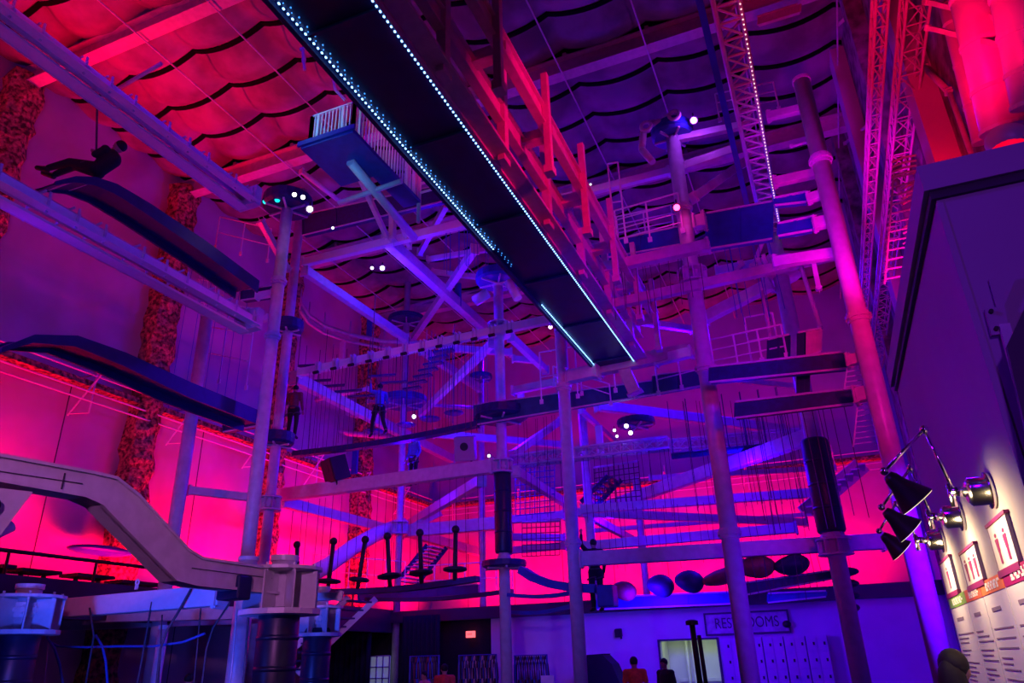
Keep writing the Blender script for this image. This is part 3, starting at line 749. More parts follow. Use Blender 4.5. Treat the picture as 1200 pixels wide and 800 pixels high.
ropes('fine ropes below the lattice pipe truss', ((610, 545), (790, 522)), 26, 19.9, ((610, 612), (790, 600)))
ropes('fine ropes on the right between mid beams', ((795, 470), (950, 470)), 22, 19, ((795, 600), (950, 590)))
ropes('ropes hanging under the long grey beam', ((350, 588), (575, 552)), 22, 19.2, ((350, 690), (575, 660)), m=ROPE)
ropes('ropes left of the central column high up', ((500, 398), (575, 388)), 16, 19, ((500, 500), (575, 480)), m=ROPEB)
ropes('ropes below the teal deck', ((605, 495), (655, 485)), 9, 19.5, ((605, 545), (655, 540)))
ropes('thin ropes hanging from the blue upper deck', ((840, 292), (905, 280)), 8, 15.6, ((840, 380), (905, 370)), m=ROPEB)
ropes('ropes below the lower dark blue deck', ((870, 492), (995, 475)), 12, 14.6, ((870, 620), (995, 600)))
ropes('vertical lines in front of the red back wall', ((845, 655), (985, 645)), 16, 18.3, ((845, 700), (985, 690)))
# roller brackets on the white beam
for i in range(12):
    px = 372+i*20.5; py = 432.5-(px-350)*.2135
    c = P(px, py+2, Y=17.35)
    o = empty('roller_hanger', c, 'roller hanger on the white high beam', 'hanger', 'roller hangers on the white high beam')
    link('strap', MB().box((c.x-.08, c.y-.04, c.z-.2), (c.x-.04, c.y+.1, c.z+.16)).box((c.x+.04, c.y-.04, c.z-.2), (c.x+.08, c.y+.1, c.z+.16)), STEEL, o)
    link('roller', MB().tube([(c.x-.09, c.y-.06, c.z-.2), (c.x+.09, c.y-.06, c.z-.2)], .05, 10), BLACK, o, True)
# hanging steps
G = 'floating steps rising left of the central column'
for i in range(7):
    c = P(483+i*6.2, 455-i*7.2, Y=22-.45*i); b = MB(); b.box((c.x-.34, c.y-.12, c.z-.035), (c.x+.34, c.y+.12, c.z+.035))
    for s in (-.33, .33): b.tube([(c.x+s, c.y, c.z), (c.x+s, c.y, c.z+.7)], .008, 5)
    thing('hanging_step', b, NAVY, ['lowest','second','third','middle','fifth','sixth','topmost'][i]+' of the floating dark steps left of the central column', 'step', G)
# wobbly disks bridge behind climber
for i, (px, py, rp) in enumerate(((438, 505, 13), (476, 497, 12), (504, 490, 13), (532, 483, 12))):
    c = P(px, py, Y=20.5); r = px2m(rp, c); o = empty('hanging_disc', c, 'dark swinging disc behind the balance beam, %s from the left' % ['first','second','third','fourth'][i], 'disc', 'dark swinging discs')
    link('disc', MB().tube([c-Vector((0,0,.06)), c-Vector((0,0,.02)), c], [r*.7, r, r*.9], 16), NAVY, o)
    link('rope', MB().tube([c, c+Vector((0,0,3.2))], .014, 5), ROPE, o)
# wooden slats ladder-bridges (upper left)
G = 'short hanging planks under the white roller beam'
for i, (px, py) in enumerate(((372, 446), (388, 452), (408, 458), (424, 464), (365, 428), (448, 440), (461, 448))):
    c = P(px, py, Y=20); b = MB(); R = Vector((.36, .3, .07)); b.bar(c-R, c+R, .16, .05)
    for s in (-1, 1): b.tube([c+R*s, c+R*s+Vector((0,0,1.4))], .011, 5)
    thing('hanging_plank', b, NAVYD, 'dark plank on ropes %s' % ['far left below the roller beam', 'second along under the roller beam', 'mid way under the roller beam', 'nearest the walking climber', 'highest at the left end', 'above the walking climber', 'just right above the walking climber'][i], 'plank', G)
# stairs
def stairs(label, p0, p1, n, Y, w, m, mt):
    a, c = P(*p0, Y=Y), P(*p1, Y=Y+1); o = empty('open_stairs', a, label, 'stairs'); 
    side = Vector((w, 0, 0))
    for s in (-.5, .5): link('stringer', MB().bar(a+side*s*.3+Vector((0,s*w,0)), c+side*s*.3+Vector((0,s*w,0)), .06, .16), m, o)
    for i in range(n):
        p = a.lerp(c, (i+.5)/n); link('tread', MB().box((p.x-.15, p.y-w/2, p.z-.02), (p.x+.15, p.y+w/2, p.z+.02)), mt, o)
    return o
stairs('dark open stairs right of the slim purple column', (476, 684), (512, 640), 11, 24.5, 1.0, NAVYD, STEEL)
stairs('white-railed stairs going up behind the padded columns', (330, 790), (425, 700), 9, 16.5, .9, STEELW, NAVY)
o = railing('white diagonal handrail beside the low stairs', ((338, 736), (368, 712)), 2, 16, hpx=30, mids=1)
stairs('far stairs left of the padded right column', (690, 590), (720, 560), 6, 25, .9, NAVY, NAVY)
stairs('wooden stairs by the right wall', (945, 600), (1010, 545), 9, 20.5, .9, REDST, REDST)
# ladders at magenta column foot
def ladder(label, p0, p1, Y, w, n, m):
    a, c = P(*p0, Y=Y), P(*p1, Y=Y); o = empty('ladder', a, label, 'ladder'); d = (c-a).normalized(); s = Vector((w/2, 0, 0))
    for g in (-1, 1): link('rail', MB().tube([a+s*g, c+s*g], .015, 6), m, o)
    for i in range(n):
        p = a.lerp(c, (i+.5)/n); link('rung', MB().tube([p-s, p+s], .012, 6), m, o)
ladder('thin red-lit ladder beside the magenta column, lower', (1013, 522), (1018, 470), 13.6, .35, 8, STEELW)
ladder('thin red-lit ladder beside the magenta column, upper', (1000, 455), (1004, 425), 13.6, .3, 5, STEELW)
ladder('hanging wire ladder at the right wall', (1052, 330), (1062, 200), 9.5, .3, 12, REDST)
# wires bundles on right
for i, (pts_, lb) in enumerate(((((1058, 268), (1075, 258), (1082, 250)), 'cable bundle beside the kiosk corner, lowest'), (((1056, 222), (1075, 212), (1085, 214)), 'cable bundle beside the kiosk corner, middle'), (((1045, 190), (1060, 184), (1074, 182)), 'cable bundle beside the kiosk corner, highest'))):
    b = MB()
    for k in range(4):
        q = [P(x_, y_+k*6, Y=9.6) for x_, y_ in pts_]; b.tube(q, .016, 6)
    thing('cable_bundle', b, REDST, lb, 'cables', 'cable bundles at the right wall')
# ducts upper right
def duct(label, p0, p1, X, r):
    a, c = P(*p0, X=X), P(*p1, X=X); o = empty('round_duct', c, label, 'duct')
    link('duct_body', MB().tube([a, c], r, 24), DUCT, o, True)
    for t in (.15, .45, .75, 1.0):
        p = a.lerp(c, t); d = (c-a).normalized(); link('joint_ring', MB().tube([p-d*.02, p+d*.02], r*1.06, 24), DUCT, o)
    return o
duct('large bright red-lit duct in the upper right corner', (1135, -30), (1178, 150), 2.45, .22)
duct('second duct at the right frame edge', (1185, -30), (1215, 120), 2.5, .2)
duct('darker narrow duct left of the bright duct', (1112, 5), (1152, 165), 2.75, .12)
c = P(1182, 166, X=2.3); R = Matrix.Rotation(.4, 3, 'Y')
o = empty('flood_lamp', c, 'round red flood lamp under the large duct', 'lamp')
link('lamp_housing', MB().ell(c, .2, .2, .16, 24, 12, R), DUCT, o, True)
link('lens', MB().ell(c-Vector((0,0,.08)), .17, .17, .12, 20, 10), emis('red flood lens', (1, .0, .03), 1.0), o, True)
beam('red angled pipe left of the ducts', (1083, 78), (1112, 108), 7, X=2.8, flat=False, m=REDST, sec='pipe')
beam('long red pipe brace running down to the kiosk', (1112, 106), (1147, 205), 6, X=2.8, flat=False, m=REDST, sec='pipe')
beam('red top bar across the ducts', (1085, 2), (1205, 30), 6, Y=7.6, Y2=6.6, m=REDST)
beam('second red bar across the ducts', (1085, 32), (1205, 60), 6, Y=7.6, Y2=6.6, m=REDST)
beam('thin red diagonal strut on the right wall, upper', (962, 48), (994, 18), 4, X=2.8, flat=False, m=REDST, sec='pipe')
beam('thin red diagonal strut on the right wall, lower', (990, 168), (1020, 144), 4, X=2.8, flat=False, m=REDST, sec='pipe')
# right wall verticals
for i, (yy, w) in enumerate(((11, .5), (14.2, .4), (17.8, .7), (21.5, .5), (26, .7))):
    b = MB(); b.box((XR-.35, yy-w/2, 0 if yy > 9 else 4.8), (XR, yy+w/2, ZC-.4))
    thing('wall_pier', b, WALLR if i % 2 else WALLM, 'flat vertical pier on the right wall, number %s from the camera' % ['one','two','three','four','five'][i], 'pier', 'piers on the right wall')
# ------------------------------------------------------------------ lamps on the structure
def lampfix(px, py, Y, col, s, label, r=.06, power=0, size=None):
    c = P(px, py, Y=Y); r = px2m(r, c) if r > 1 else r
    o = empty('stage_lamp', c, label, 'lamp', 'small stage lamps on the course')
    d = (EYE-c).normalized()
    link('lamp_housing', MB().lathe(c-d*r*2.4, [(r*.7, 0), (r*1.15, r*.6), (r*1.2, r*2.1)], d, 14), BLACK, o, True)
    em = emis('lamp glow '+label[:30], col, s)
    link('lamp_lens', MB().lathe(c-d*r*.5, [(r*.95, 0), (r*.8, r*.35), (r*.3, r*.5)], d, 14), em, o, True)
    link('yoke', MB().tube([c-d*r*2+Vector((0,0,r*1.3)), c-d*r*2+Vector((0,0,r*2.6))], r*.2, 6), BLACK, o)
    if power:
        L = bpy.data.lights.new('glow', 'POINT'); L.energy = power*.6; L.color = (col[0]*.5, col[1]*.25, col[2]); L.shadow_soft_size = r
        q = bpy.data.objects.new('stage_light', L); COL.objects.link(q); q.location = c+d*r*1.4
lampfix(813, 141, 15.0, (.75, .15, 1), 14, 'bright purple lamp beside the lamp column top', 4.2, 45)
lampfix(793, 243, 14.9, (1, .03, .16), 14, 'bright red lamp on the lamp column', 4.2, 25)
lampfix(311, 236, 12.9, (.0, .75, .9), 1.6, 'leftmost cyan lamp on the round light platform', 3.6)
lampfix(325, 234, 12.9, (.0, .75, .9), 1.6, 'second cyan lamp on the round light platform', 3.6)
lampfix(345, 228, 12.9, (.85, .85, 1), 5, 'left white lamp on the round light platform', 3)
lampfix(355, 231, 12.9, (.85, .85, 1), 5, 'right white lamp on the round light platform', 3)
lampfix(363, 245, 12.9, (1, .9, .75), 6, 'warm lamp at the right rim of the light platform', 4, 25)
lampfix(390, 267, 14.5, (.8, .7, 1), 5, 'tiny white lamp under the navy deck', 1.8)
lampfix(436, 314, 18, (.8, .6, 1), 5, 'left lamp of the pair behind the heavy diagonal', 2.2)
lampfix(448, 314, 18, (.7, .6, 1), 8, 'right lamp of the pair behind the heavy diagonal', 3, 30)
lampfix(485, 488, 21, (.9, .85, 1), 8, 'white lamp right of the walking climber', 2.6, 25)
lampfix(573, 534, 19, (.7, .8, 1), 5, 'tiny lamp left of the central hub', 2)
lampfix(645, 383, 19, (.9, .7, 1), 8, 'lamp under the walkway left edge', 2.4, 25)
lampfix(693, 440, 18.6, (1, .4, 1), 6, 'pink lamp at the walkway end', 2)
lampfix(734, 499, 20, (.8, .75, 1), 8, 'upper lamp of the cluster below the walkway end', 2.8, 10)
lampfix(739, 507, 20, (.8, .75, 1), 8, 'lower lamp of the cluster below the walkway end', 2.8)
lampfix(720, 504, 20, (.8, .75, 1), 6, 'left lamp of the cluster below the walkway end', 2)
lampfix(723, 511, 20, (.8, .75, 1), 6, 'lowest small lamp of the cluster below the walkway end', 1.8)
lampfix(636, 172, 14, (.3, .3, 1), 8, 'blue lamp seen through the hanger frame', 2.6, 20)
lampfix(692, 216, 14, (.9, .9, 1), 3, 'tiny white lamp seen through the hanger frame', 1.4)
lampfix(334, 407, 17.2, (.2, .4, 1), 4, 'blue lamp on the rear left column', 2.2)
# speakers
def speaker(px, py, w, h, Y, m, label, yaw=0, pitch=.35):
    c = P(px, py, Y=Y); W_, H_ = px2m(w, c), px2m(h, c)
    R = Matrix.Rotation(yaw, 3, 'Z') @ Matrix.Rotation(pitch, 3, 'X')
    def T(b):
        b.v = [c+R @ v for v in b.v]; return b
    o = empty('loudspeaker', c, label, 'loudspeaker', 'loudspeakers on the course')
    link('cabinet', T(MB().box((-W_/2, 0, -H_/2), (W_/2, W_*.8, H_/2))), m, o, bevel=.02)
    link('grille', T(MB().box((-W_*.45, -.02, -H_*.45), (W_*.45, 0, H_*.45))), m, o)
    link('horn', T(MB().tube([(0, -.03, H_*.1), (0, -.015, H_*.1)], W_*.2, 16)), BLACK, o)
    link('bracket', T(MB().tube([(W_*.3, .1, -H_/2), (W_*.3, .1, -H_*.75)], .03, 8)), BLACK, o)
SPK = mat('grey speaker cloth', (.4, .42, .4), .7, noise=.1, scale=30)
speaker(544, 526, 24, 28, 19, SPK, 'pale grey loudspeaker left of the central column', .3, .35)
speaker(384, 552, 26, 28, 19, BLACK, 'dark loudspeaker below the left end of the balance beam', -.5, .35)
speaker(724, 742, 8, 9, 23.6, BLACK, 'small black loudspeaker on the lobby wall', 0, .2)
# ------------------------------------------------------------------ people
def blob(name, segs, ells, m, parent, vox=.015):
    b = MB()
    for a, c, r0, r1 in segs:
        a = Vector(a); c = Vector(c); b.ell(a, r0, r0, r0, 12, 8); b.ell(c, r1, r1, r1, 12, 8); b.tube([a, c], [r0, r1], 12)
    for c, rx, ry, rz in ells: b.ell(c, rx, ry, rz, 16, 12)
    o = link(name, b, m, parent)
    rm = o.modifiers.new('r', 'REMESH'); rm.mode = 'VOXEL'; rm.voxel_size = vox; rm.use_smooth_shade = True
    sm = o.modifiers.new('s', 'SMOOTH'); sm.iterations = 4; sm.factor = .5
    dg = bpy.context.evaluated_depsgraph_get(); ev = o.evaluated_get(dg); me = bpy.data.meshes.new_from_object(ev)
    o.modifiers.clear(); old = o.data; o.data = me; bpy.data.meshes.remove(old)
    me.materials.clear(); me.materials.append(m)
    for p in me.polygons: p.use_smooth = True
    return o
def person(label, base, yaw, pose, shirt, pants, group=None, vox=.015, height=1.0, thick=1.0, bare=False, hair_long=False, base_m=None):
    """joints in local space: x right, y forward, z up; 'base' is the world position of local origin"""
    J = dict(pel=(0,0,.93), wa=(0,0,1.1), ch=(0,.01,1.32), nk=(0,0,1.49), hd=(0,.02,1.59),
        shL=(-.19,0,1.42), shR=(.19,0,1.42), elL=(-.25,-.02,1.13), elR=(.25,-.02,1.13), haL=(-.25,.12,.9), haR=(.25,.12,.9),
        hiL=(-.1,0,.92), hiR=(.1,0,.92), knL=(-.11,.03,.5), knR=(.11,.03,.5), anL=(-.11,-.02,.09), anR=(.11,-.02,.09), toL=(-.12,.16,.04), toR=(.12,.16,.04))
    J.update(pose)
    R = Matrix.Rotation(yaw, 3, 'Z')
    W = lambda v: Vector(base)+(R @ (Vector(v)*height))
    g = {k: W(v) for k, v in J.items()}; s = height*thick
    o = empty('person', base, label, 'person', group)
    hd = g['hd']; f = R @ Vector((0,1,0)); rr = R @ Vector((1,0,0))
    upv = (hd-g['nk']).normalized()
    segs = [(g['nk'], hd, .055*s, .06*s), (g['ch'], g['nk'], .11*s, .055*s), (g['pel'], g['ch'], .12*s, .13*s), (g['shL'], g['shR'], .06*s, .06*s)]
    for q in 'LR':
        segs += [(g['sh'+q], g['el'+q], .05*s, .04*s), (g['el'+q], g['ha'+q], .04*s, .026*s), (g['hi'+q], g['kn'+q], .08*s, .055*s), (g['kn'+q], g['an'+q], .055*s, .038*s), (g['an'+q], g['to'+q], .042*s, .035*s)]
        h = g['ha'+q]; dr = (h-g['el'+q]).normalized(); sd = dr.cross(Vector((0,0,1)));
        sd = sd.normalized() if sd.length > .05 else rr
        palm = h+dr*.05*s; segs.append((h, palm+dr*.03*s, .028*s, .034*s))
        for k in range(4):
            r0 = palm+dr*.03*s+sd*(k-1.5)*.021*s; L_ = (.055, .068, .062, .045)[k]*s; r1 = r0+dr*L_*.6; r2 = r1+(dr*.6-sd.cross(dr)*.5)*L_*.5
            segs += [(r0, r1, .0105*s, .0095*s), (r1, r2, .0095*s, .008*s)]
        t0 = palm-sd*.03*s; segs += [(t0, t0-sd*.03*s+dr*.025*s, .012*s, .010*s)]
    ells = [(hd+upv*.03*s, .076*s, .092*s, .105*s), (hd+f*.088*s+upv*.01*s, .014*s, .02*s, .022*s), (hd+rr*.078*s+upv*.01*s, .012*s, .02*s, .03*s), (hd-rr*.078*s+upv*.01*s, .012*s, .02*s, .03*s), (hd+f*.06*s-upv*.055*s, .04*s, .035*s, .03*s)]
    link_body = blob('body', segs, ells, SKINM, o, vox)
    # face
    b = MB()
    for q in (-1, 1): b.ell(hd+f*.088*s+rr*q*.03*s+upv*.035*s, .011*s, .006*s, .007*s, 8, 6)
    link('eye', b, BLACK, o)
    b = MB(); b.ell(hd+f*.096*s-upv*.045*s, .022*s, .006*s, .006*s, 8, 6); link('mouth', b, BRICK, o)
    b = MB(); b.ell(hd+upv*.055*s-f*.018*s, .088*s, .098*s, .096*s, 16, 10)
    if hair_long: b.ell(hd-upv*.06*s-f*.06*s, .085*s, .06*s, .15*s, 14, 10)
    link('hair', b, HAIR, o, True)
    ss = [(g['pel']+(g['ch']-g['pel'])*.1, g['ch'], .135*s, .15*s), (g['ch'], g['ch'].lerp(g['nk'], .8), .145*s, .075*s), (g['shL'], g['shR'], .075*s, .075*s)]
    for q in 'LR': ss.append((g['sh'+q], g['sh'+q].lerp(g['el'+q], 1.0 if not bare else .6), .066*s, .056*s))
    if not bare:
        for q in 'LR': ss.append((g['el'+q], g['el'+q].lerp(g['ha'+q], .85), .052*s, .042*s))
    blob('shirt', ss, [], shirt, o, .02)
    ps = [(g['hiL'], g['hiR'], .1*s, .1*s), (g['pel'], g['pel']+(g['ch']-g['pel'])*.15, .125*s, .125*s)]
    for q in 'LR': ps += [(g['hi'+q], g['kn'+q], .098*s, .07*s), (g['kn'+q], g['kn'+q].lerp(g['an'+q], .92), .068*s, .055*s)]
    blob('trousers', ps, [], pants, o, .02)
    for q in 'LR': blob('shoe', [(g['an'+q]-Vector((0,0,.03*s)), g['to'+q], .05*s, .042*s)], [], BLACK, o, .014)
    return o, g
DKCL = cloth('black clothing', (.015, .015, .02)); ORG = cloth('orange shirt', (.85, .2, .03)); RDS = cloth('red shirt', (.6, .05, .05)); BLS = cloth('blue shirt', (.1, .2, .6)); GRY = cloth('grey shirt', (.35, .35, .4))
def harness(o, g, m=ROPE):
    b = MB(); c = g['pel']+Vector((0,0,.06))
    b.tube([c+Vector((.15*math.cos(t*PI/8), .14*math.sin(t*PI/8), 0)) for t in range(16)], .02, 6, True)
    for q in 'LR':
        h = (g['hi'+q]*.65+g['kn'+q]*.35); b.tube([h+Vector((.11*math.cos(t*PI/6), .11*math.sin(t*PI/6), .03*math.cos(t*PI/6))) for t in range(12)], .015, 6, True)
    link('harness', b, m, o)
# hanging rider, upper left: body seen side on, legs toward camera-left
hp = P(114, 199, X=-13)  # hips
k = px2m(1, hp)
# local x axis along image left-right = direction RT in horizontal; yaw so that forward (y) points to image left
yaw = math.atan2(-RT.y, -RT.x)-PI/2
def img(dx, dy, dz=0): return (dz, -dx, -dy)   # pixels*metres: dx right(+), dy down(+)
def jp(dx, dy, side=0):
    return (side, -dx*k, -dy*k)
pose = dict(pel=jp(0, 0), wa=jp(5, -8), ch=jp(14, -15), nk=jp(14, -26), hd=jp(18, -31),
    shL=jp(11, -21, .2), shR=jp(11, -21, -.2), elL=jp(0, -14, .2), elR=jp(0, -14, -.2), haL=jp(-6, -22, .05), haR=jp(-6, -22, -.05),
    hiL=jp(-1, 0, .1), hiR=jp(-1, 0, -.1), knL=jp(-33, -12, .14), knR=jp(-30, -7, -.12), anL=jp(-55, 0, .14), anR=jp(-54, 1, -.12), toL=jp(-68, -3, .14), toR=jp(-66, 0, -.12))
hs = 1.0
# scale so figure ~1.75 m; joint pixels already give size
kk = k
o, g = person('person in dark clothes sitting back in a harness under the zip track', hp, yaw, pose, DKCL, DKCL, vox=.018, thick=1.3)
harness(o, g)
b = MB(); top = Vector((hp.x-.0, hp.y-.0, 0)); a = g['haL'].lerp(g['haR'], .5)
tt = P(114, 118, X=-13)
b.tube([tt, a+Vector((0,0,.05)), g['pel']+Vector((0, 0, .12))], .022, 8)
thing('zip_line_strap', b, ROPE, 'strap holding the hanging rider to the upper track', 'strap')
b = MB(); b.bar(tt-Vector((0,.3,0)), tt+Vector((0,.3,0)), .12, .14); b.bar(tt, tt+Vector((1.8, 0, .35)), .06, .06)
thing('rider_trolley', b, STEEL, 'small trolley above the hanging rider', 'trolley')
walk = dict(haL=(-.3,.1,1.75), elL=(-.3,.05,1.45), knL=(-.12,.25,.52), anL=(-.14,.22,.12), toL=(-.14,.4,.06), knR=(.12,-.05,.5), anR=(.13,-.35,.1), toR=(.13,-.2,.04), haR=(.35,.3,1.2), elR=(.3,.1,1.15))
c = P(443, 510, Y=19); o, g = person('climber in blue top walking along the balance beam holding a strap', c, .9, walk, BLS, DKCL, vox=.016); harness(o, g)
b = MB(); b.tube([g['haL'], g['haL']+Vector((0,0,3.2))], .014, 6); thing('lanyard', b, ROPE, 'strap rising from the walking climber', 'strap')
c = P(341, 513, Y=17.6); o, g = person('climber in brown top standing on the left round platform', c, .3, dict(haL=(-.2,.3,1.35)), cloth('brown top', (.3, .12, .08)), DKCL, vox=.016); harness(o, g)
b = MB(); b.tube([g['nk']+Vector((0,0,-.1)), g['nk']+Vector((0,0,2.6))], .014, 6); thing('lanyard', b, ROPE, 'strap rising from the climber on the left platform', 'strap')
c = P(484, 569, Y=21); o, g = person('climber in blue shirt with dark harness behind the long grey beam', c, 2.9, dict(), BLS, DKCL, vox=.016); harness(o, g)
c = P(701, 716, Y=18.4); o, g = person('climber in black with legs apart below the grey beam', c, .6, dict(haL=(-.25,.2,1.9), elL=(-.3,.1,1.6)), DKCL, DKCL, vox=.016); harness(o, g)
# staff and visitors on the ground
floorp = lambda px, d: Vector((P(px, 790, d=d).x, P(px, 790, d=d).y, 0))
person('staff member in orange shirt and harness straps seen from behind', floorp(744, 17.5), .3, dict(), ORG, DKCL, bare=True, vox=.016)
person('person in dark clothes beside the lit restroom doorway', floorp(780, 18.5), 2.6, dict(), DKCL, DKCL, vox=.016, height=.97)
person('person in red shirt seen from behind by the harness racks', floorp(521, 19), .6, dict(), RDS, DKCL, bare=True, vox=.016, height=.98)
person('person in pink shirt left of the red shirt by the racks', floorp(498, 19.6), 2.6, dict(), cloth('pink shirt', (.75, .3, .35)), DKCL, bare=True, vox=.016, height=.9)
person('person in red shirt low behind the near ropes', floorp(222, 17), .6, dict(), ORG, DKCL, bare=True, vox=.016, height=.96)
pr = floorp(1119, 5.6)
person('person in black with dark hair in front of the price board', pr, -.5, dict(), DKCL, DKCL, vox=.012, height=.98, hair_long=True)
# ------------------------------------------------------------------ ground level furnishings
for i, (x0, x1, y0, lb) in enumerate(((381, 432, 724, 'black curtain panel behind the low stairs'), (470, 514, 722, 'black curtain panel left of the exit sign'))):
    a = P(x0, 800, Y=22.6); c = P(x1, 800, Y=22.6); zt = P(x0, y0, Y=22.6).z; b = MB(); n = 40
    top = [(a.x+(c.x-a.x)*j/n, 22.6+.05*math.sin(j*1.3), 0) for j in range(n+1)]
    b.add([(x_, y_, 0.02) for x_, y_, _ in top]+[(x_, y_, zt) for x_, y_, _ in top], [(j, j+1, n+2+j, n+1+j) for j in range(n)])
    o = thing('curtain', b, CURT, lb, 'curtain', smooth=True); sm = o.modifiers.new('s', 'SOLIDIFY'); sm.thickness = .02
WHB = mat('white glowing paper', (.75, .8, .85), .7, noise=.1, scale=8, emit=(.5, .6, .9), es=.15)  # faint emission in the paper stands in for light falling on it
a = P(426, 797, Y=23.5); c = P(457, 768, Y=23.5)
o = empty('notice_board', a, 'pale framed board of faintly glowing papers at ground level', 'notice board')
link('board', MB().box((a.x, 23.5, a.z-.3), (c.x, 23.56, c.z)), WHB, o)
b = MB()
for i in range(5): x_ = a.x+(c.x-a.x)*i/4; b.box((x_-.02, 23.46, a.z-.3), (x_+.02, 23.5, c.z))
for i in range(4): z_ = a.z-.3+(c.z-a.z+.3)*i/3; b.box((a.x, 23.46, z_-.02), (c.x, 23.5, z_+.02))
link('frame', b, STEEL, o)
# harness racks
def rack(label, x0, x1, ytop, Y, n, hc):
    a = P(x0, 800, Y=Y); c = P(x1, 800, Y=Y); zt = P(x0, ytop, Y=Y).z
    o = empty('harness_rack', (a.x, Y, 0), label, 'rack', 'harness racks along the lobby')
    b = MB(); b.tube([(a.x, Y, 0), (a.x, Y, zt), (c.x, Y, zt), (c.x, Y, 0)], .03, 8); b.bar((a.x, Y-.3, .05), (a.x, Y+.3, .05), .05, .05); b.bar((c.x, Y-.3, .05), (c.x, Y+.3, .05), .05, .05)
    link('rack_frame', b, BLUE, o)
    for i in range(n):
        x_ = a.x+(c.x-a.x)*(i+.6)/(n+.2); b = MB()
        for s in (-1, 1):
            b.tube([(x_, Y, zt-.02), (x_+s*.06, Y, zt-.25), (x_+s*.08, Y+.02, zt-.6), (x_+s*.05, Y, zt-.95), (x_, Y-.04, zt-.62)], .02, 6)
        link('harness', b, hc[i % len(hc)], o)
HR = [ROPE, BLACK, cloth('maroon webbing', (.3, .05, .05)), ROPEB, cloth('olive webbing', (.15, .17, .08))]
rack('harness rack left of the red shirted person', 480, 514, 769, 20.8, 12, HR)
rack('harness rack left of the central column base', 538, 582, 768, 20.8, 18, [ROPE, BLACK, ROPEB, ROPEW])
rack('harness rack right of the central column base', 604, 642, 768, 20.8, 14, [ROPE, BLACK, ROPEB])
# white bin with sign below rack
a = P(634, 800, Y=20); c = P(649, 791, Y=20); thing('small_sign', MB().box((a.x, 20, .9), (c.x, 20.04, c.z)), STEELW, 'small white notice in front of the right harness rack', 'sign')
# arched dark booth
a = P(689, 800, Y=21.5); c = P(724, 766, Y=21.5)
b = MB(); pts = [(a.x, 21.5, 0), (a.x, 21.5, c.z), (a.x+.5, 21.5, c.z+.02), (c.x-.45, 21.5, c.z), (c.x-.2, 21.5, c.z-.25), (c.x, 21.5, c.z-.75), (c.x, 21.5, 0)]
b.prism(pts, (0, .8, 0)); thing('dark_booth', b, CURT, 'dark rounded booth left of the orange shirted person', 'booth', bevel=.02)
# counter
a = P(655, 795, Y=20.8); c = P(870, 790, Y=20.8)
b = MB(); b.box((P(725, 795, Y=19.6).x, 19.6, 0), (P(812, 795, Y=19.6).x, 20.2, .98)); b.box((P(722, 795, Y=19.6).x, 19.5, .98), (P(815, 795, Y=19.6).x, 20.3, 1.04))
thing('counter', b, KIOSKT, 'low dark counter in front of the lobby wall', 'counter')
# two dark leaning poles with cap
o = empty('crowd_pole', P(822, 800, d=13), 'tall dark pole with a flat cap before the doorway', 'pole')
a, c = P(822, 812, d=13), P(811, 732, d=13.0)
link('pole', MB().tube([a, c], .045, 12), BLACK, o, True); link('cap', MB().lathe(c, [(.1, 0), (.1, .06), (.05, .08)], (0,0,1), 16), BLACK, o)
a, c = P(829, 812, d=13.4), P(819, 744, d=13.4)
thing('crowd_pole', MB().tube([a, c], .035, 12), BLACK, 'thinner dark pole beside the capped pole', 'pole', smooth=True)
# exit sign
EX = emis('exit red', (1, .1, .12), 2.2)
a = P(546, 747, Y=23.8); c = P(554, 739, Y=23.8)
o = empty('exit_sign', a, 'small glowing red exit sign on the lobby wall', 'sign')
link('sign_box', MB().box((a.x, 23.8, a.z), (c.x+.05, 23.9, c.z)), EX, o)
def text(body, loc, size, m, parent, rot, ext=.004, align='CENTER', font=None, name='lettering', sx=1):
    cu = bpy.data.curves.new(name, 'FONT'); cu.body = body; cu.size = size; cu.extrude = ext; cu.align_x = align; cu.align_y = 'CENTER'
    t = bpy.data.objects.new(name, cu); COL.objects.link(t)
    dg = bpy.context.evaluated_depsgraph_get(); me = bpy.data.meshes.new_from_object(t.evaluated_get(dg)); bpy.data.objects.remove(t)
    q = bpy.data.objects.new(name, me); COL.objects.link(q); me.materials.clear(); me.materials.append(m)
    q.parent = parent; q.location = Vector(loc)-Vector(parent['_o']); q.rotation_euler = rot; q.scale = (sx, 1, 1)
    return q
text('EXIT', ((a.x+c.x)/2+.02, 23.79, (a.z+c.z)/2), .09, BLACK, o, (PI/2, 0, 0))
# RESTROOMS sign
a = P(829, 742, Y=23.9); c = P(921, 715, Y=23.9); zc0 = P(875, 741, Y=23.9).z; zc1 = P(875, 718, Y=23.9).z
SIGNM = mat('weathered sign board', (.55, .52, .55), .7, noise=.35, scale=5)
o = empty('restrooms_sign', (a.x, 23.9, zc0), 'long framed RESTROOMS sign on the lobby wall', 'sign')
link('sign_board', MB().box((a.x, 23.92, zc0), (c.x, 23.98, zc1)), SIGNM, o)
b = MB(); t = .05
b.box((a.x-t, 23.88, zc0-t), (c.x+t, 23.96, zc0)); b.box((a.x-t, 23.88, zc1), (c.x+t, 23.96, zc1+t)); b.box((a.x-t, 23.88, zc0), (a.x, 23.96, zc1)); b.box((c.x, 23.88, zc0), (c.x+t, 23.96, zc1))
link('frame', b, KIOSKT, o)
text('RESTROOMS', ((a.x+c.x)/2, 23.91, (zc0+zc1)/2), (zc1-zc0)*.78, KIOSKT, o, (PI/2, 0, 0), sx=.78)
b = MB(); p = P(922, 731, Y=23.8); b.ell(p, .12, .12, .1, 12, 8)
thing('security_camera', b, BLACK, 'small dark dome camera right of the restrooms sign', 'camera', smooth=True)
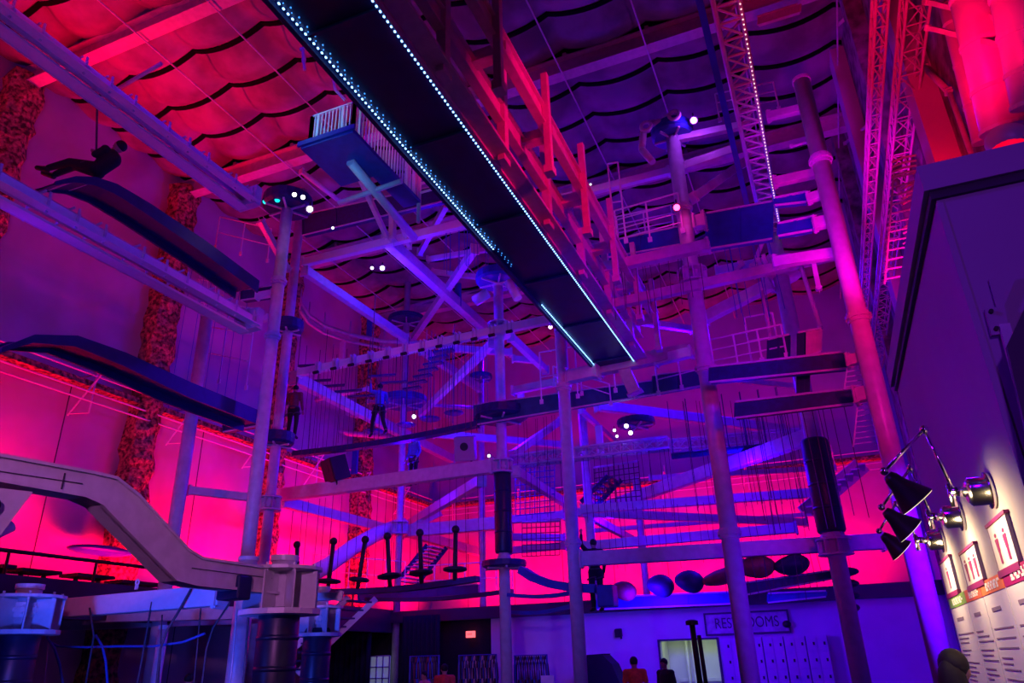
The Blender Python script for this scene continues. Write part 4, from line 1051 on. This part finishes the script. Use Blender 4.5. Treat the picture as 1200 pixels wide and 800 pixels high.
# lockers right of the doorway
G = 'locker units beside the restroom doorway'
lx0 = P(850, 790, Y=23.6).x; lx1 = P(978, 790, Y=23.6).x; nl = 5
for i in range(nl):
    x0_ = lx0+(lx1-lx0)*i/nl; x1_ = lx0+(lx1-lx0)*(i+1)/nl-.02
    o = empty('locker_unit', (x0_, 23.6, 0), 'pale locker unit, %s from the lit doorway' % ['first','second','third','fourth','fifth'][i], 'lockers', G)
    link('cabinet', MB().box((x0_, 23.6, 0), (x1_, 24.0, 2.15)), LOBBY, o)
    for j in range(5):
        for s in range(2):
            xa_ = x0_+(x1_-x0_)*s/2+.012; xb_ = x0_+(x1_-x0_)*(s+1)/2-.012; z_ = .06+j*.42
            dd = link('door', MB().box((xa_, 23.57, z_), (xb_, 23.6, z_+.39)), LOBBY, o)
            link('lock', MB().box((xb_-.1, 23.55, z_+.16), (xb_-.05, 23.57, z_+.24)), BLACK, dd)
# black benches / tables on left mezzanine
G = 'black tables along the left mezzanine'
for i, (x0, x1, y_) in enumerate(((0, 16, 661), (23, 70, 665), (88, 132, 671), (140, 190, 679))):
    a = P(x0, y_, X=-15.6); c = P(x1, y_+4, X=-15.6); zt = a.z; o = empty('bar_table', (-15.6, a.y, 3.45), 'black bar table on the left mezzanine, %s from the left' % ['first','second','third','fourth'][i], 'table', G)
    link('tabletop', MB().box((-16.1, a.y, zt-.07), (-15.5, c.y, zt)), BLACK, o)
    for y0_ in (a.y+.2, c.y-.2): link('leg', MB().cyl((-15.8, y0_), .05, 3.45, zt-.07, 10).cyl((-15.8, y0_), .22, 3.45, 3.5, 16), BLACK, o)
b = MB(); b.tube([(-15.0, 6, 4.0), (-15.0, 22, 4.0)], .04, 8)
for y_ in [6+2*i for i in range(9)]: b.tube([(-15.0, y_, 3.45), (-15.0, y_, 4.0)], .03, 8)
thing('mezzanine_railing', b, BLACK, 'black rail along the left mezzanine edge', 'railing')
b = MB(); c = P(118, 645, X=-17); b.ell(c, .5, .9, .12, 20, 8); thing('wall_canopy', b, BLUE, 'dark flat canopy in front of the fireproofed column', 'canopy', smooth=True)
# near net of blue ropes, lower left
def rp(label, pts, Y, r, m):
    q = [P(x_, y_, Y=Y) for x_, y_ in pts]; return thing('net_rope', MB().tube(q, r, 6), m, label, 'rope', 'ropes of the near obstacle at lower left', True)
rp('bright blue rope hanging from the near beam hook', ((41, 699), (46, 710), (50, 728), (56, 748), (64, 760), (70, 780), (76, 815)), 9.3, .022, ROPEB)
rp('blue rope drooping level between the near ropes', ((58, 752), (68, 757), (100, 758), (140, 757), (180, 757), (215, 752), (240, 742)), 9.4, .02, ROPEB)
rp('blue rope falling from the droop knot', ((112, 744), (120, 757), (124, 775), (127, 815)), 9.4, .02, ROPEB)
rp('dark rope crossing from the rail to the lower net', ((224, 690), (210, 715), (195, 740), (188, 760), (182, 815)), 9.2, .02, ROPE)
rp('dark rope from the beam leaning left', ((105, 712), (110, 745), (104, 780), (98, 815)), 9.2, .016, ROPE)
rp('dark rope hanging near the rail bend', ((178, 705), (172, 740), (165, 780), (158, 815)), 9.3, .016, ROPE)
rp('dark rope right of the rail bend', ((270, 705), (250, 735), (242, 760), (235, 815)), 9.3, .016, ROPE)
rp('dark vertical rope under the rail clip', ((293, 700), (290, 735), (287, 780), (284, 815)), 9.3, .018, ROPE)
rp('pale rope left of the rail clip', ((278, 700), (276, 735), (272, 780), (268, 815)), 9.3, .012, ROPEW)
rp('thin rope lowest at the net left side', ((57, 750), (54, 780), (50, 815)), 9.3, .012, ROPEW)
rp('thin dark rope beneath the near beam middle', ((190, 720), (188, 760), (185, 815)), 9.5, .012, ROPE)
rp('rope below the near beam right quarter', ((236, 705), (232, 750), (226, 815)), 9.5, .012, ROPE)
# chain
o = empty('beam_clamp', P(38, 700, Y=9.4), 'white clamp with chain at the left end of the near beam', 'clamp')
c = P(38, 694, Y=9.4); link('clamp_body', MB().box((c.x-.08, 9.3, c.z-.05), (c.x+.08, 9.5, c.z+.08)), STEELW, o, bevel=.02)
b = MB()
for i in range(5):
    q = P(40+i*1.8, 702+i*6, Y=9.35); e1 = Vector((.022, 0, 0)) if i % 2 else Vector((0, .022, 0))
    b.tube([q+e1*math.cos(t*PI/5)+Vector((0,0,.04*math.sin(t*PI/5))) for t in range(10)], .007, 5, True)
link('chain', b, STEEL, o)
# swinging logs, nets and small rigging in the middle of the course
def net(label, pts, Y, nx_, ny_, r=.016, m=ROPE):
    (a, c, d_, e_) = [P(*q, Y=Y) for q in pts]; o = empty('cargo_net', a, label, 'net'); 
    b = MB()
    for i in range(nx_+1): b.tube([a.lerp(c, i/nx_), e_.lerp(d_, i/nx_)], r, 5)
    for j_ in range(ny_+1): b.tube([a.lerp(e_, j_/ny_), c.lerp(d_, j_/ny_)], r, 5)
    link('mesh', b, m, o); link('top_bar', MB().tube([a, c], .04, 8), STEEL, o, True)
net('dark cargo net right of the grey right-centre column', ((696, 548), (748, 540), (752, 588), (698, 592)), 23, 9, 7)
net('blue cargo net between central column and grey column', ((604, 548), (650, 544), (650, 600), (604, 604)), 22.5, 8, 8, .016, ROPEB)
net('dark net low between the centre columns', ((612, 612), (656, 610), (656, 650), (612, 652)), 23.5, 8, 6)
net('net panel left of the rear left column', ((225, 300), (262, 306), (262, 360), (225, 352)), 16.2, 4, 4, .014, STEELW)
G = 'short swinging logs between the right columns'
for i in range(7):
    c = P(800+i*22, 533-i*2.2, Y=20); b = MB(); b.tube([c-Vector((.3,0,0)), c+Vector((.3,0,0))], .09, 10)
    for s_ in (-.25, .25): b.tube([c+Vector((s_,0,0)), c+Vector((s_,0,1.6))], .012, 5)
    thing('swing_log', b, NAVY, ['first','second','third','fourth','fifth','sixth','seventh'][i]+' of the dark swinging logs right of the lamp column', 'log', G)
G = 'upright white pads on the far side of the course'
for i, (px, py) in enumerate(((536, 345), (610, 470), (662, 505), (702, 515), (415, 540), (400, 412), (432, 385))):
    c = P(px, py, Y=22+.3*i); b = MB(); b.box((c.x-.12, c.y, c.z-.5), (c.x+.12, c.y+.12, c.z+.5))
    thing('post_pad', b, STEELW if i % 2 else BLUE, 'upright pad ' + ['under the magenta brace by the walkway', 'behind the railed ladder', 'left of the teal deck underside', 'below the lamp cluster left side', 'next to the dark loudspeaker', 'above the hanging planks', 'under the blue diagonal left of centre'][i], 'pad', None, False, .02)
beam('thin violet beam above the hanging planks', (362, 470), (432, 455), 5, Y=23, sec='pipe')
beam('thin pipe behind the swinging discs', (430, 470), (560, 478), 4, Y=24, sec='pipe')
beam('violet beam behind the left ropes, lower', (350, 470), (470, 500), 6, Y=23)
beam('violet far beam at the back wall ledge right', (760, 560), (980, 548), 6, Y=29)
beam('far beam across the red back wall', (690, 622), (985, 600), 5, Y=30)
beam('thin beam across the top of the right ropes', (800, 440), (930, 452), 6, Y=22)
beam('short bright beam above the lamp-column deck', (838, 318), (905, 305), 10, Y=17, m=STEELW)
beam('brace from the blue deck to the hub', (905, 255), (880, 318), 5, Y=16.5, flat=False, sec='pipe')
beam('upper left cross pipe behind the light platform', (352, 200), (404, 240), 6, Y=15, Y2=17, sec='pipe')
beam('violet diagonal left of the light platform', (305, 258), (338, 318), 8, Y=14.5, Y2=16)
beam('stub beam linking lower zip track and left column', (283, 380), (316, 372), 7, Y=13.4, m=STEELW)
beam('stub beam linking launch arm and left column', (300, 347), (322, 343), 8, Y=13.8, m=STEELW)
# truss brackets at column tops (gear by lamp column)
b = MB()
for cx, cy in ((757, 148), (790, 135)):
    q = P(cx, cy, Y=14.9); R_ = px2m(6, q); b.tube([q+Vector((R_*math.cos(t*PI/8), 0, R_*math.sin(t*PI/8))) for t in range(16)], R_*.38, 8, True)
for a_, c_ in (((754, 155), (752, 175)), ((752, 175), (765, 190)), ((762, 145), (780, 142))): b.tube([P(*a_, Y=15), P(*c_, Y=15)], .09, 10)
thing('pulley_gear', b, STEEL, 'ring-ended pulley gear at the lamp column top', 'pulley', smooth=True)
b = MB()
q = P(572, 343, Y=18.9); w = P(556, 353, Y=18.9); b.tube([q, w], .17, 12); b.tube([P(596, 330, Y=18.9), P(607, 350, Y=18.9)], .14, 12); b.tube([P(584, 318, Y=19), P(588, 296, Y=19)], [.12, .02], 10)
thing('pulley_gear', b, STEEL, 'stubby winch gear on the central column top', 'pulley', smooth=True)
b = MB()
for i in range(10):
    a_ = P(880+random.uniform(-20, 40), 318+random.uniform(-12, 6), Y=15.6); b.bar(a_, a_+Vector((random.uniform(-.3, .3), random.uniform(-.2, .2), random.uniform(-.2, .2))), .08, .08)
thing('hub_gear', b, STEEL, 'cluster of bolted fittings below the lamp-strung track', 'fittings')
# ------------------------------------------------------------------ kiosk with price boards
KX, KY0, KY1, KZ = 1.0, 4.45, 8.25, 4.22
o = empty('kiosk', (KX+1.2, (KY0+KY1)/2, 0), 'tall purple-lit kiosk filling the right edge', 'kiosk')
link('kiosk_body', MB().box((KX, KY0, 0), (KX+1.55, KY1, KZ)), KIOSK, o)
b = MB(); b.box((KX-.06, KY0-.06, KZ+.02), (KX+1.7, KY1, KZ+.2)); link('cornice', b, KIOSK, o)
b = MB(); b.box((KX-.03, KY0-.03, KZ-.03), (KX+1.6, KY1, KZ+.02)); link('shadow_gap', b, KIOSKT, o)
b = MB(); b.box((KX-.006, KY0-.006, 0), (KX+.03, KY0+.03, KZ-.05)); link('corner_bead', b, KIOSK, o)
pl = lambda px, py: P(px, py, Y=KY0-.02)
# wall bracket and monitor pole
o2 = empty('monitor_bracket', pl(1165, 378), 'wall bracket with two bolts on the kiosk front', 'bracket')
b = MB(); b.prism([pl(1153, 364), pl(1176, 360), pl(1182, 392), pl(1161, 395)], (0, -.03, 0)); link('bracket_plate', b, KIOSK, o2)
b = MB(); b.prism([pl(1158, 328), pl(1192, 322), pl(1176, 360), pl(1167, 360)], (0, -.01, 0)); link('bracket_tab', b, KIOSK, o2)
for q in ((1160, 368), (1166, 388)):
    c = pl(*q); link('bolt', MB().tube([c-Vector((0,.05,0)), c], .012, 12), BLACK, o2)
b = MB(); a = pl(1175, 384); c = P(1215, 520, Y=KY0-.1); b.bar(a-Vector((0,.04,0)), c, .05, .04); link('arm', b, STEEL, o2)
b = MB(); b.prism([P(1180, 405, Y=KY0-.25), P(1230, 300, Y=KY0-.25), P(1260, 600, Y=KY0-.25), P(1215, 560, Y=KY0-.25)], (0, .04, 0))
thing('wall_monitor', b, KIOSKT, 'dark wall-hung screen edge at the right frame', 'screen')
# price boards on the kiosk left face (plane X = KX): board frame
def kp(px, py): return P(px, py, X=KX)
PAPER = mat('white printed board', (.78, .74, .78), .6, noise=.03)
GRN = mat('green header', (.22, .45, .05), .6); OR1 = mat('deep orange header', (.8, .13, .03), .6); OR2 = mat('orange header', (.85, .2, .04), .6); MAG = mat('magenta header', (.4, .0, .12), .6); PUR = mat('plum print', (.25, .01, .12), .6)
INK = mat('grey print', (.25, .18, .28), .7); WHT = mat('white print', (.9, .85, .85), .7)
ZH0 = kp(1117, 711).z; ZH1 = kp(1115, 697).z  # header heights
ys = [KY1-.02, kp(1133, 690).y, kp(1152, 683).y, kp(1180, 676).y, kp(1180, 676).y-1.0]
hz0, hz1 = kp(1152, 700).z, kp(1152, 683).z
hdrs = [(GRN, 'green'), (OR1, 'deep orange'), (OR2, 'orange'), (MAG, 'magenta')]
for i in range(4):
    y1_, y0_ = ys[i], ys[i+1]+.015
    o = empty('price_board', (KX-.02, y0_, .5), 'white price board with %s header on the kiosk side' % hdrs[i][1], 'price board', 'price boards on the kiosk')
    link('board', MB().box((KX-.02, y0_, .5), (KX, y1_, hz0)), PAPER, o)
    link('header', MB().box((KX-.024, y0_, hz0), (KX, y1_, hz1)), hdrs[i][0], o)
    b = MB(); random.seed(20+i)
    w = y1_-y0_
    for r_ in range(3):
        zz = hz0+(hz1-hz0)*(.3+.2*r_)
        yy = y1_-.25*w
        while yy > y0_+.2*w:
            l = random.uniform(.04, .1)*w; b.box((KX-.027, yy-l, zz-.008), (KX-.024, yy, zz+.008)); yy -= l+.05*w
    link('header_print', b, WHT, o)
    b = MB(); z = hz0-.1
    b.box((KX-.024, y1_-.62*w, z-.012), (KX-.02, y1_-.25*w, z+.012)); z -= .12
    for r_ in range(45):
        l = random.uniform(.3, .85)*w; b.box((KX-.023, y1_-.1*w-l, z-.0045), (KX-.02, y1_-.1*w, z+.0045)); z -= random.choice((.035, .035, .06))
        if z < .7: break
    link('print_lines', b, INK, o)
# posters above
for i, (y1_, y0_, z0_, z1_, lb) in enumerate(((kp(1108, 700).y, kp(1128, 700).y, kp(1118, 694).z, kp(1112, 655).z, 'narrow framed poster with a plum base, farthest of three'),
        (kp(1139, 690).y, kp(1160, 690).y, kp(1148, 682).z, kp(1142, 640).z, 'framed poster with three red figures'), (kp(1176, 670).y, kp(1176, 670).y-.6, kp(1178, 668).z, kp(1166, 615).z, 'large framed poster nearest the frame edge'))):
    y1_ = min(y1_, KY1-.05)
    o = empty('wall_poster', (KX-.02, y0_, z0_), lb, 'poster', 'posters above the price boards')
    link('sheet', MB().box((KX-.02, y0_, z0_), (KX, y1_, z1_)), PAPER, o)
    f_ = .02; b = MB(); b.box((KX-.03, y0_-f_, z0_-f_*2), (KX, y1_+f_, z0_)); b.box((KX-.03, y0_-f_, z1_), (KX, y1_+f_, z1_+f_)); link('plum_band', b, PUR, o)
    b = MB(); b.box((KX-.025, y0_-.008, z0_), (KX, y0_, z1_)); b.box((KX-.025, y1_, z0_), (KX, y1_+.008, z1_)); link('frame', b, INK, o)
    b = MB(); n = (1, 3, 2)[i]; w = (y1_-y0_)
    for q in range(n):
        yc = y0_+w*(q+.7)/(n+.4); h = (z1_-z0_)
        b.tube([(KX-.022, yc, z0_+h*.12), (KX-.022, yc, z0_+h*.38)], w*.05, 8); b.tube([(KX-.022, yc, z0_+h*.38), (KX-.022, yc, z0_+h*.66)], [w*.06, w*.09], 8); b.ell((KX-.022, yc, z0_+h*.74), .004, w*.06, h*.05, 10, 6)
    for v in b.v: v.x = KX-.022+(v.x-(KX-.022))*.05
    link('printed_figures', b, PUR, o)
# swing arm lamps
def klamp(base, joint, tip, sh0, sh1, label, sc):
    B = kp(*base); J = P(*joint, X=KX-.42*sc); T = P(*tip, X=KX-.55*sc)
    # J/T depths: place on Y plane of the base pushed outward
    dB = math.hypot(B.x, B.y)
    J = P(*joint, Y=B.y-.05); T = P(*tip, Y=B.y-.1)
    o = empty('arm_lamp', B, label, 'lamp', 'swing-arm lamps over the price boards')
    link('wall_disc', MB().lathe(B, [(.105, 0), (.11, .02), (.11, .03), (.085, .035), (.085, .12), (.06, .14)], (-1, 0, 0), 28), CHROME, o, True)
    q = B+Vector((-.14, 0, 0)); link('clamp', MB().tube([q, q+Vector((-.08, 0, .02))], .03, 10).tube([q+Vector((-.08,0,.06)), q+Vector((-.08,0,-.08))], .02, 8), CHROME, o, True)
    link('arm', MB().tube([q+Vector((-.06, 0, .0)), J], .011, 8), CHROME, o, True)
    link('arm', MB().tube([J, T], .011, 8).tube([J+Vector((0,.02,0)), T+Vector((0,.02,0))], .006, 6), CHROME, o, True)
    link('joint', MB().ell(J, .028, .028, .028).ell(T, .026, .026, .026), CHROME, o, True)
    S0 = P(*sh0, Y=B.y-.12); S1 = P(*sh1, Y=B.y-.09)
    ax = (S1-S0); L_ = ax.length; ax.normalize()
    sh = link('shade', MB().lathe(S0, [(.03, 0), (.045, .03), (.055, L_*.35), (.115, L_*.97), (.118, L_)], ax, 28), SHADE, o, True)
    link('shade_opening', MB().lathe(S0+ax*(L_-.004), [(.11, 0), (.11, .008)], ax, 28), emis('warm lamp face', (1, .85, .55), 1.3), o, True)
    Lt = bpy.data.lights.new('lamp', 'SPOT'); Lt.energy = 44; Lt.color = (1, .70, .34); Lt.spot_size = 2.7; Lt.spot_blend = 1; Lt.shadow_soft_size = .09
    lo = bpy.data.objects.new('lamp_light', Lt); COL.objects.link(lo); lo.location = S1+ax*.04
    tg = Vector((KX+.2, B.y-.1, B.z-.5)); lo.rotation_euler = (tg-lo.location).to_track_quat('-Z', 'Y').to_euler()
klamp((1163, 574), (1083, 503), (1036, 552), (1040, 556), (1075, 588), 'nearest swing-arm lamp with dark cone shade', 1)
klamp((1128, 604), (1067, 548), (1033, 594), (1037, 598), (1067, 622), 'middle swing-arm lamp with dark cone shade', 1)
klamp((1106, 632), (1050, 590), (1030, 622), (1034, 626), (1057, 645), 'farthest swing-arm lamp with dark cone shade', 1)
# ------------------------------------------------------------------ lights
def area(loc, target, sx, sy, col, e, spread=None):
    L = bpy.data.lights.new('area', 'AREA'); L.shape = 'RECTANGLE'; L.size = sx; L.size_y = sy; L.color = col; L.energy = e
    if spread: L.spread = spread
    o = bpy.data.objects.new('wash_light', L); COL.objects.link(o); o.location = loc
    o.rotation_euler = (Vector(target)-Vector(loc)).to_track_quat('-Z', 'Y').to_euler(); return o
def spot(loc, target, col, e, size=1.2, blend=.8, r=.25):
    L = bpy.data.lights.new('spot', 'SPOT'); L.energy = e; L.color = col; L.spot_size = size; L.spot_blend = blend; L.shadow_soft_size = r
    o = bpy.data.objects.new('spot_light', L); COL.objects.link(o); o.location = loc
    o.rotation_euler = (Vector(target)-Vector(loc)).to_track_quat('-Z', 'Y').to_euler(); return o
RED = (1, .0, .06); BLU = (.055, .0, 1); VIO = (.15, .0, 1)
def strip(x0, y0, x1, y1, z, tx, ty, tz, e, col, n=7, sp=1.9):
    for i in range(n):   # row of wall washers
        t = (i+.5)/n; x_, y_ = x0+(x1-x0)*t, y0+(y1-y0)*t
        area((x_, y_, z), (x_+tx, y_+ty, z+tz), 2.5, .3, col, e/n, sp)
strip(-16.4, 4, -16.4, 32, 3.7, -1.6, 0, 2.0, 1500, (1, 0, .055))
strip(-16, 31.2, 2, 31.2, 3.7, 0, 1.8, 2.4, 1050, (1, .0, .055))
strip(-17.3, 6, -17.3, 14, 9.4, 2.6, 0, 6, 330, (1, 0, .035), 3, 1.25)
spot((-9, 3, 14), (-18, 14, 12), (1, .0, .35), 190, 1.6)
spot((-8, 2, 6), (-18, 12, 8), (.5, .0, .7), 130, 1.6)
# blue course wash from unseen lights added around the course
spot((-9, 3, 14), (-8, 20, 9), BLU, 900, 1.3)
for p_, e_ in (((-9.5, 22, 8.5), 700), ((-3, 21.5, 10.5), 700), ((-12.5, 21, 7.5), 500), ((-1.5, 19.5, 6.0), 500), ((-10.5, 18.6, 12.3), 600), ((-6.8, 25.5, 6.2), 420)):  # unseen blue points added inside the course to brighten its steel
    L_ = bpy.data.lights.new('course_fill', 'POINT'); L_.energy = e_*.62; L_.color = (.035, 0, 1); L_.shadow_soft_size = .15
    o_ = bpy.data.objects.new('course_fill_light', L_); COL.objects.link(o_); o_.location = p_
spot((-13, 5, 8), (-7, 19, 9), (.06, 0, 1), 420, 1.5)
spot((1, 10, 7), (-8, 20, 9), (.05, 0, 1), 650, 1.3)
spot((-13, 30, 15), (-8, 20, 7), BLU, 4200, 1.5)
spot((1, 28, 14), (-4, 18, 7), BLU, 4200, 1.5)
spot((-6, 13, 2), (-7, 20, 9), BLU, 130, 1.3)
spot((-4.5, 18.7, 2.9), (-3.5, 24, 1.6), (.055, .0, 1), 1000, 2.4)
spot((-12, 19, 2.9), (-11, 24, 2), (.1, 0, .6), 40, 1.8)
spot((1.8, 11, 3), (.8, 20, 1.5), (.10, .0, 1), 1500, 1.6)
# left tracks and launch arms
spot((-4, 1, 4), (-11.5, 9, 10), (.06, .06, 1), 1100, 1.1)
# front fill on the near rail and column fronts
spot((-1, -3, 4.5), (-6.5, 7, 3.0), (.75, .19, .8), 2000, .62)
spot((-7.5, 4, 1.2), (-9, 9.6, 3.0), (.035, .07, 1), 1800, 1.2)
spot((1, -2, 3), (-4, 16, 4), (.8, .4, .75), 170, .4)
# right side reds
spot((.7, 5.2, 5.2), (2.6, 8.6, 10), (1, 0, .07), 1500, 1.0)
spot((1.2, 12, 7), (2.9, 15, 13), (.8, 0, .5), 260, 1.6)
spot((2.0, 8, 5.2), (1.3, 13.3, 7), (1, 0, .35), 620, 1.2)
spot((-1.5, 6, 5), (1.3, 13.3, 10), (.4, 0, 1), 3000, .55)
spot((1.6, 16, 6), (2.9, 19, 11), (.4, 0, .9), 160, 1.8)
spot((1.2, 7, 8.8), (-3.3, 10.5, 10), (1, 0, .14), 1500, 1.2)
spot((2.3, 9, 6.5), (2.3, 16, 9.5), (1, 0, .03), 520, 1.2)
# kiosk wash
spot((-4, 2, 6), (1.3, 6, 2.5), (.15, .0, 1), 480, 1.0)
spot((1.5, -3.5, 4), (2, 4.5, 3.2), (.3, .04, .9), 620, 1.0)
# corridor
area(((DX0+DX1)/2, 25.4, 2.45), ((DX0+DX1)/2, 25.4, 0), 1.6, 1.2, (.75, 1, .5), 17)
# unseen cyan spots added to brighten the caged balcony and its underside
spot((-7.2, 8.3, 9.6), (-7.8, 10.8, 11.5), (.08, .4, 1), 90, .9)
spot((-9.6, 6.6, 12.2), (-7.8, 9.9, 11.9), (.3, 1, .95), 230, .42)
W = bpy.data.worlds.new('world'); S.world = W; W.use_nodes = True
W.node_tree.nodes['Background'].inputs[0].default_value = (.3, .0, .6, 1); W.node_tree.nodes['Background'].inputs[1].default_value = .02
S.view_settings.view_transform = 'Standard'; S.view_settings.look = 'None'; S.view_settings.exposure = 0; S.view_settings.gamma = 1; S.view_settings.use_curve_mapping = False
try: S.cycles.max_bounces = 5; S.cycles.sample_clamp_indirect = 3
except Exception: pass
for o in bpy.data.objects:
    if '_o' in o: del o['_o']
